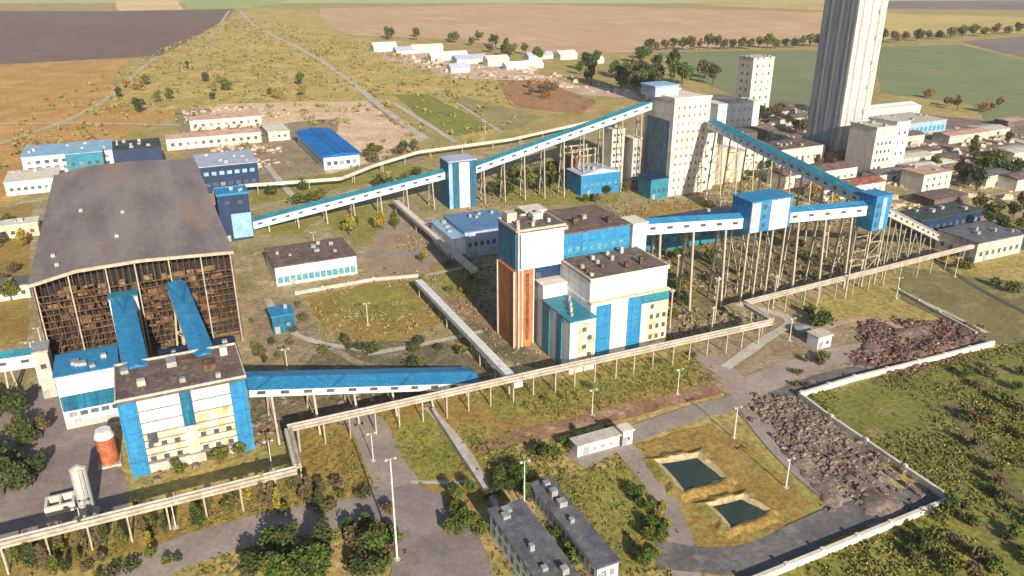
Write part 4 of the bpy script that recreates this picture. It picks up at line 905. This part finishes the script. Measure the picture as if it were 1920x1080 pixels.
clump(12, [(900, 345), (1050, 320), (1060, 365), (905, 378)], ['dark', 'olive', 'dark'], 'round', .9, 1.3, 'dark tree in the thicket right of the striped junction tower', 'thicket right of the junction tower')
clump(12, [(470, 365), (800, 315), (800, 345), (560, 385)], ['dark', 'olive'], 'bush', 1.4, 2.4, 'dark hedge bush in the strip behind the long teal gallery', 'hedge bushes behind the teal gallery')
clump(12, [(1225, 450), (1300, 440), (1310, 560), (1260, 600)], ['olive', 'green', 'yellow'], 'round', .5, .8, 'olive tree among the posts beside the central complex', 'olive trees beside the central complex')
clump(14, [(1310, 450), (1640, 440), (1620, 520), (1320, 560)], ['brown', 'olive', 'brown'], 'bush', 1.0, 1.8, 'brown bush among the gallery posts', 'brown bushes among the posts')
clump(4, [(1490, 370), (1580, 360), (1590, 385), (1500, 392)], ['orange', 'yellow'], 'round', .8, 1.1, 'orange autumn tree left of the bright blue tower', 'orange trees by the blue tower')
clump(9, [(1800, 330), (1910, 310), (1920, 350), (1810, 365)], ['dark', 'dark', 'olive'], 'round', 1.1, 1.5, 'dark tree in the shaded grove at the right edge', 'dark grove at the right edge')
clump(8, [(1830, 395), (1920, 385), (1930, 430), (1840, 440)], ['olive', 'dark'], 'round', .9, 1.2, 'tree behind the slate roofed hall at the right edge', 'trees behind the slate roofed hall')
clump(8, [(1740, 490), (1800, 480), (1930, 540), (1925, 570)], ['dark', 'olive'], 'bush', .9, 1.5, 'bush along the dark track at the right', 'bushes along the dark track')
clump(5, [(1510, 590), (1590, 585), (1590, 610), (1510, 615)], ['green', 'dark'], 'bush', 1.2, 1.7, 'dark green bush above the white hut', 'bushes above the white hut')
clump(8, [(1450, 700), (1500, 740), (1560, 690), (1540, 670)], ['brown', 'olive'], 'bush', .6, 1.0, 'low bush near the corner of the boundary wall', 'low bushes by the wall corner')
clump(58, [(1800, 640), (1930, 620), (1930, 1080), (1650, 1080), (1800, 900), (1800, 760)], ['olive', 'green', 'brown', 'dark'], 'bush', .5, 1.3, 'bush dotted over the green meadow at the right', 'bushes in the meadow')
clump(10, [(985, 850), (1060, 835), (1140, 805), (1150, 820), (1075, 850), (1000, 880)], ['dark', 'dark', 'green'], 'round', .35, .55, 'dark tree behind the low white roadside shed', 'dark trees behind the roadside shed')
clump(6, [(885, 895), (940, 885), (960, 930), (920, 940)], ['dark', 'dark', 'green'], 'round', .35, .5, 'dark tree at the upper end of the office', 'dark trees above the office')
clump(12, [(1360, 300), (1560, 290), (1600, 330), (1400, 350)], ['dark', 'brown', 'olive'], 'round', .7, 1.1, 'dark tree in the yard below the descending gallery', 'dark trees below the descending gallery')
clump(8, [(1700, 330), (1900, 260), (1900, 300), (1760, 370)], ['dark', 'brown', 'olive'], 'round', .9, 1.3, 'dark tree among the sheds of the far right yard', 'dark trees in the far right yard')
clump(12, [(560, 650), (860, 640), (900, 690), (700, 690)], ['dark', 'olive'], 'bush', .8, 1.4, 'dark bush in the dip behind the long blue gallery', 'dark bushes behind the long blue gallery')
clump(10, [(-20, 420), (60, 400), (50, 560), (-20, 600)], ['olive', 'brown', 'yellow'], 'round', .6, .9, 'autumn tree at the left edge beside the grey shed', 'autumn trees left of the grey shed')
clump(8, [(1000, 690), (1340, 650), (1345, 700), (1000, 760)], ['olive', 'yellow', 'brown'], 'bush', .4, .9, 'low bush on the bank below the central complex', 'bushes on the bank below the complex')
clump(14, [(460, 560), (560, 560), (600, 640), (480, 700)], ['olive', 'brown', 'dark'], 'bush', .6, 1.2, 'bush in the rough ground right of the open shed', 'bushes right of the open shed')
clump(12, [(640, 690), (940, 690), (800, 745), (560, 760)], ['olive', 'brown', 'green'], 'bush', .5, 1.0, 'bush by the foot of the long blue gallery', 'bushes at the foot of the long blue gallery')
clump(6, [(930, 400), (1180, 345), (1240, 375), (1000, 400)], ['olive', 'dark', 'brown'], 'round', .5, .8, 'tree in the strip behind the central complex', 'trees behind the central complex')
clump(12, [(730, 470), (880, 490), (900, 560), (840, 560)], ['olive', 'yellow'], 'bush', .6, 1.1, 'bush on the gravel left of the brick tower', 'bushes left of the brick tower')
clump(12, [(1130, 170), (1330, 180), (1340, 150), (1200, 110)], ['dark', 'dark', 'brown'], 'round', 1.8, 2.6, 'dark tree of the wood beside the far white tower', 'wood beside the far white tower')
clump(14, [(690, 64), (880, 72), (1060, 108), (1090, 120), (940, 112), (860, 90), (700, 80)], ['green', 'olive', 'dark', 'brown'], 'round', 1.3, 2.2, 'tree of the green belt along the lower edge of the tan field', 'belt along the tan field')
clump(12, [(640, 300), (760, 265), (800, 275), (700, 310)], ['olive', 'brown', 'dark'], 'bush', 1.2, 2.0, 'bush beside the curving pale pipeline', 'bushes beside the curving pipeline')
clump(10, [(1540, 205), (1420, 225), (1400, 250), (1560, 290)], ['dark', 'brown'], 'round', .9, 1.5, 'dark tree left of the foot of the enormous tower', 'dark trees left of the tower foot')
clump(16, [(640, 1000), (740, 960), (735, 1090), (640, 1090)], ['dark', 'green', 'brown'], 'bush', .8, 1.5, 'dark bush left of the tall floodlight mast', 'bushes left of the floodlight mast')
clump(24, [(100, 1010), (560, 900), (640, 1080), (100, 1090)], ['brown', 'olive', 'dark'], 'bush', .5, 1.1, 'bush in the rough grass below the pipe rack at the lower left', 'bushes below the lower left pipe rack')
clump(14, [(1050, 105), (1200, 100), (1330, 180), (1250, 190), (1100, 165)], ['dark', 'dark', 'green'], 'round', 2.0, 2.8, 'dark tree in the far wood behind the mill building', 'far wood behind the mill building')
clump(10, [(690, 66), (870, 76), (1050, 112), (1180, 150), (1080, 158), (960, 122), (800, 90)], ['green', 'olive', 'dark'], 'round', 1.4, 2.2, 'green tree on the far edge of the tan field', 'trees below the tan field')
for k in range(22):
    f = k / 21; plant(1215 + 335 * f, 96 - 8 * f + rt.uniform(-1, 1), rt.choice(['dark', 'brown', 'olive']), 'round', rt.uniform(1.5, 2.3), 'tree in the dark windbreak line between the tan and the green field', 'windbreak between tan and green field')
for k in range(14):
    f = k / 13; plant(1655 + 275 * f, 82 - 20 * f + rt.uniform(-2, 1), rt.choice(['dark', 'brown', 'olive']), 'round', rt.uniform(1.6, 2.6), 'tree in the windbreak right of the enormous tower', 'windbreak right of the tower')
clump(18, [(180, 190), (330, 120), (420, 140), (560, 150), (620, 190), (420, 200), (260, 215)], ['yellow', 'olive', 'yellow', 'orange', 'dark'], 'round', .8, 1.5, 'autumn tree on the scrubby slope at the left', 'autumn trees on the slope')
clump(6, [(1000, 155), (1110, 190), (1080, 210), (985, 185)], ['orange', 'brown'], 'bush', 2, 3, 'russet bush on the orange spoil heap', 'russet bushes on the spoil')
clump(6, [(1420, 215), (1530, 200), (1530, 235), (1440, 240)], ['brown', 'dark'], 'round', 1, 1.5, 'brown tree between the far hall and the enormous tower', 'brown trees near the tower foot')
clump(7, [(1690, 180), (1870, 190), (1880, 215), (1790, 210)], ['orange', 'brown'], 'round', .9, 1.3, 'orange tree at the edge of the green field behind the glazed hall', 'orange trees at the field edge')

# ------------------------------------------------------------------ uncountable scrub, weeds and stones
GRID = {}
_p = [G(*q_) for q_ in [(600, 268), (575, 260), (625, 262), (620, 280), (640, 280), (640, 255), (585, 250), (610, 290), (780, 990), (820, 1020), (860, 1050), (790, 940)]]
for (x_, y_, r_) in ROADPTS + [(q_[0], q_[1], 24 if k_ < 8 else 6) for k_, q_ in enumerate(_p)]:
    R2 = int(r_ // 8) + 1
    for i_ in range(-R2, R2 + 1):
        for j_ in range(-R2, R2 + 1): GRID.setdefault((int(x_ // 8) + i_, int(y_ // 8) + j_), []).append((x_, y_, r_))
def on_road(x, y):
    return any((x - a) ** 2 + (y - b) ** 2 < r_ * r_ for a, b, r_ in GRID.get((int(x // 8), int(y // 8)), ()))
mound_mat = F_rubble
def scatter(name, n, pts, m, s0, s1, label, cat, kind='leaf', soft=1.6, mound=0):
    xs = [p[0] for p in pts]; ys = [p[1] for p in pts]; uvp = [G(*p) for p in pts]; us = [p[0] for p in uvp]; vs = [p[1] for p in uvp]
    def hgt(x, y):
        if not mound: return 0
        ins = False; dm = 99
        for i in range(len(uvp)):
            x1, y1 = uvp[i]; x2, y2 = uvp[i - 1]
            if (y1 > y) != (y2 > y) and x < (x2 - x1) * (y - y1) / (y2 - y1) + x1: ins = not ins
            L2 = (x2 - x1) ** 2 + (y2 - y1) ** 2; t_ = max(0, min(1, ((x - x1) * (x2 - x1) + (y - y1) * (y2 - y1)) / L2)); dm = min(dm, math.hypot(x - x1 - t_ * (x2 - x1), y - y1 - t_ * (y2 - y1)))
        return mound * min(1, dm / 4) * max(0, mnoise.noise(Vector((x * .13, y * .13, 5))) * 1.5 + .25) if ins else 0
    if mound:
        hm_ = MB(); nx = int(max(us) - min(us)); ny = int(max(vs) - min(vs))
        for j in range(ny + 1):
            for i in range(nx + 1): hm_.v.append((min(us) + i, min(vs) + j, hgt(min(us) + i, min(vs) + j) + .31 - .12 * (hgt(min(us) + i, min(vs) + j) <= 0) * 9))
        for j in range(ny):
            for i in range(nx): 
                q4 = (j*(nx+1)+i, j*(nx+1)+i+1, (j+1)*(nx+1)+i+1, (j+1)*(nx+1)+i)
                if max(hm_.v[w4][2] for w4 in q4) > 0: hm_.f.append(q4)
        tag(hm_.build('spoil_heap', mound_mat, fix=False, smooth=True), kind='structure').location.z = -.77
    mb = MB(); k = 0; tries = 0
    while k < n and tries < n * 20:
        tries += 1; x = rt.uniform(min(us), max(us)); y = rt.uniform(min(vs), max(vs)); ins = False
        for i in range(len(uvp)):
            x1, y1 = uvp[i]; x2, y2 = uvp[i - 1]
            if (y1 > y) != (y2 > y) and x < (x2 - x1) * (y - y1) / (y2 - y1) + x1: ins = not ins
        if ins and on_road(x, y): continue
        if not ins or mnoise.noise(Vector((x * .05, y * .05, 3))) + rt.uniform(-.25, .25) < -.05: continue
        k += 1; s_ = rt.uniform(s0, s1) if kind == 'leaf' else s0 + (s1 * 1.6 - s0) * rt.random() ** 3.2
        if kind != 'leaf' or rt.random() < .3: x += rt.gauss(0, soft); y += rt.gauss(0, soft)
        if kind == 'leaf':
            for j in range(7):
                p = Vector((x, y, 0)) + Vector((rt.gauss(0, .5), rt.gauss(0, .5), abs(rt.gauss(0, .4)) + .2)) * s_
                a = Vector((rt.gauss(0, 1), rt.gauss(0, 1), rt.gauss(0, 1))).normalized(); b = a.orthogonal().normalized(); c = a.cross(b); q_ = s_ * .5
                mb.quad(tuple(p + b * q_), tuple(p + c * q_), tuple(p - b * q_), tuple(p - c * q_))
        else:
            a = rt.uniform(.5, 1) * s_; b = rt.uniform(.4, .8) * s_; h = rt.uniform(.3, .8) * s_; hg = hgt(x, y) + (.2 if mound else 0); r_ = rt.uniform(0, 3); cx, sx_ = math.cos(r_), math.sin(r_)
            i = len(mb.v)
            for (dx, dy, dz) in ((-a, -b, 0), (a, -b, 0), (a, b, 0), (-a, b, 0), (-a*.6, -b*.5, h), (a*.7, -b*.6, h*.8), (a*.5, b*.6, h), (-a*.7, b*.5, h*.9)):
                mb.v.append((x + dx * cx - dy * sx_, y + dx * sx_ + dy * cx, dz + hg))
            mb.f += [(i, i+1, i+5, i+4), (i+1, i+2, i+6, i+5), (i+2, i+3, i+7, i+6), (i+3, i, i+4, i+7), (i+4, i+5, i+6, i+7)]
    o = mb.build(name, m, fix=(kind != 'leaf')); return tag(o, label, cat, kind='stuff')
M_w1 = fol('weed_leaves', (.17, .16, .045), (.11, .12, .03), (.26, .21, .08)); M_w2 = fol('dry_weed', (.28, .23, .12), (.20, .16, .07), (.14, .15, .05))
M_stone = mat('broken_stone', gcol(150, 136, 124), gcol(100, 84, 78), .8, c3=gcol(146, 92, 66), famt=.5)
M_pale = mat('pale_debris', gcol(226, 206, 186), gcol(170, 150, 136), .8, c3=gcol(120, 130, 140), famt=.5)
scatter('dry_weeds', 4200, [(560, 800), (1330, 650), (1345, 730), (1200, 800), (1280, 1080), (200, 1080), (0, 1060), (540, 900)], M_w1, .2, .5, 'tufts of weeds over the lawns in the foreground', 'weeds')
scatter('meadow_weeds', 3600, [(1860, 655), (1930, 640), (1930, 1090), (1440, 1085), (1780, 945), (1500, 745)], M_w1, .25, .6, 'rough tufts over the green meadow at the right', 'weeds')
scatter('yard_weeds', 4500, [(560, 560), (1000, 300), (1560, 330), (1700, 480), (1300, 640), (1060, 700), (600, 640)], M_w2, .35, .8, 'dry weeds and scrub in the yards between the buildings', 'weeds')
scatter('slope_scrub', 1500, [(-20, 330), (60, 200), (450, 30), (640, 70), (1000, 160), (940, 260), (640, 330), (300, 240), (100, 290)], mat('scrub_leaves', ()) if 0 else mat('slope_scrub_leaves', (.24, .21, .07), (.16, .15, .05), .4, c3=(.30, .20, .07), famt=.5), 1.0, 2.6, 'low scrub scattered over the dry slope', 'scrub')
scatter('rubble', 2400, [(1390, 765), (1480, 742), (1640, 850), (1720, 960), (1640, 995), (1560, 960)], M_stone, .15, .6, 'stones and scrap lying between the pallet rows', 'rubble', 'rock', mound=.9)
scatter('scree', 2400, [(1630, 600), (1830, 610), (1815, 660), (1690, 700), (1600, 690)], mat('dark_scree', gcol(116, 84, 74), gcol(80, 64, 62), .6, c3=gcol(176, 150, 136), famt=.5), .2, .75, 'dark red stones of the scree', 'scree', 'rock', mound=1.0)
scatter('yard_debris', 1500, [(1240, 430), (1700, 400), (1780, 460), (1400, 570), (1450, 610), (1250, 650)], M_stone, .3, 1.1, 'rubble and scrap lying under the high gallery', 'rubble', 'rock')
scatter('far_debris', 1300, [(1340, 190), (1900, 250), (1900, 380), (1700, 400), (1560, 350), (1350, 330)], M_pale, .8, 2.2, 'mixed pale rubble in the cluttered far yard', 'rubble', 'rock')
scatter('left_debris', 600, [(330, 205), (550, 200), (545, 300), (450, 330)], M_pale, .6, 1.6, 'pale rubble lying on the yard round the basin', 'rubble', 'rock')
scatter('hamlet_debris', 180, [(700, 90), (850, 118), (960, 120), (1190, 170), (1180, 185), (960, 150), (860, 148)], M_pale, 1.2, 3.2, 'pale clutter among the far houses', 'rubble', 'rock')
scatter('base_debris', 900, [(470, 710), (940, 700), (800, 760), (500, 830), (280, 900), (240, 870)], M_stone, .3, .9, 'stones and scrap on the dark ground under the long blue gallery', 'rubble', 'rock')
# ------------------------------------------------------------------ thin warm air
hm = bpy.data.materials.new('haze_air'); hm.use_nodes = True; hn = hm.node_tree; hn.nodes.clear()
ho = hn.nodes.new('ShaderNodeOutputMaterial'); pv = hn.nodes.new('ShaderNodeVolumePrincipled'); pv.inputs['Density'].default_value = .00009
pv.inputs['Color'].default_value = (.92, .93, .95, 1); pv.inputs['Anisotropy'].default_value = .2; hn.links.new(pv.outputs[0], ho.inputs['Volume'])
tag(MB().box(-3600, 5300, -900, 5300, -1, 135).build('haze', hm), kind='stuff')
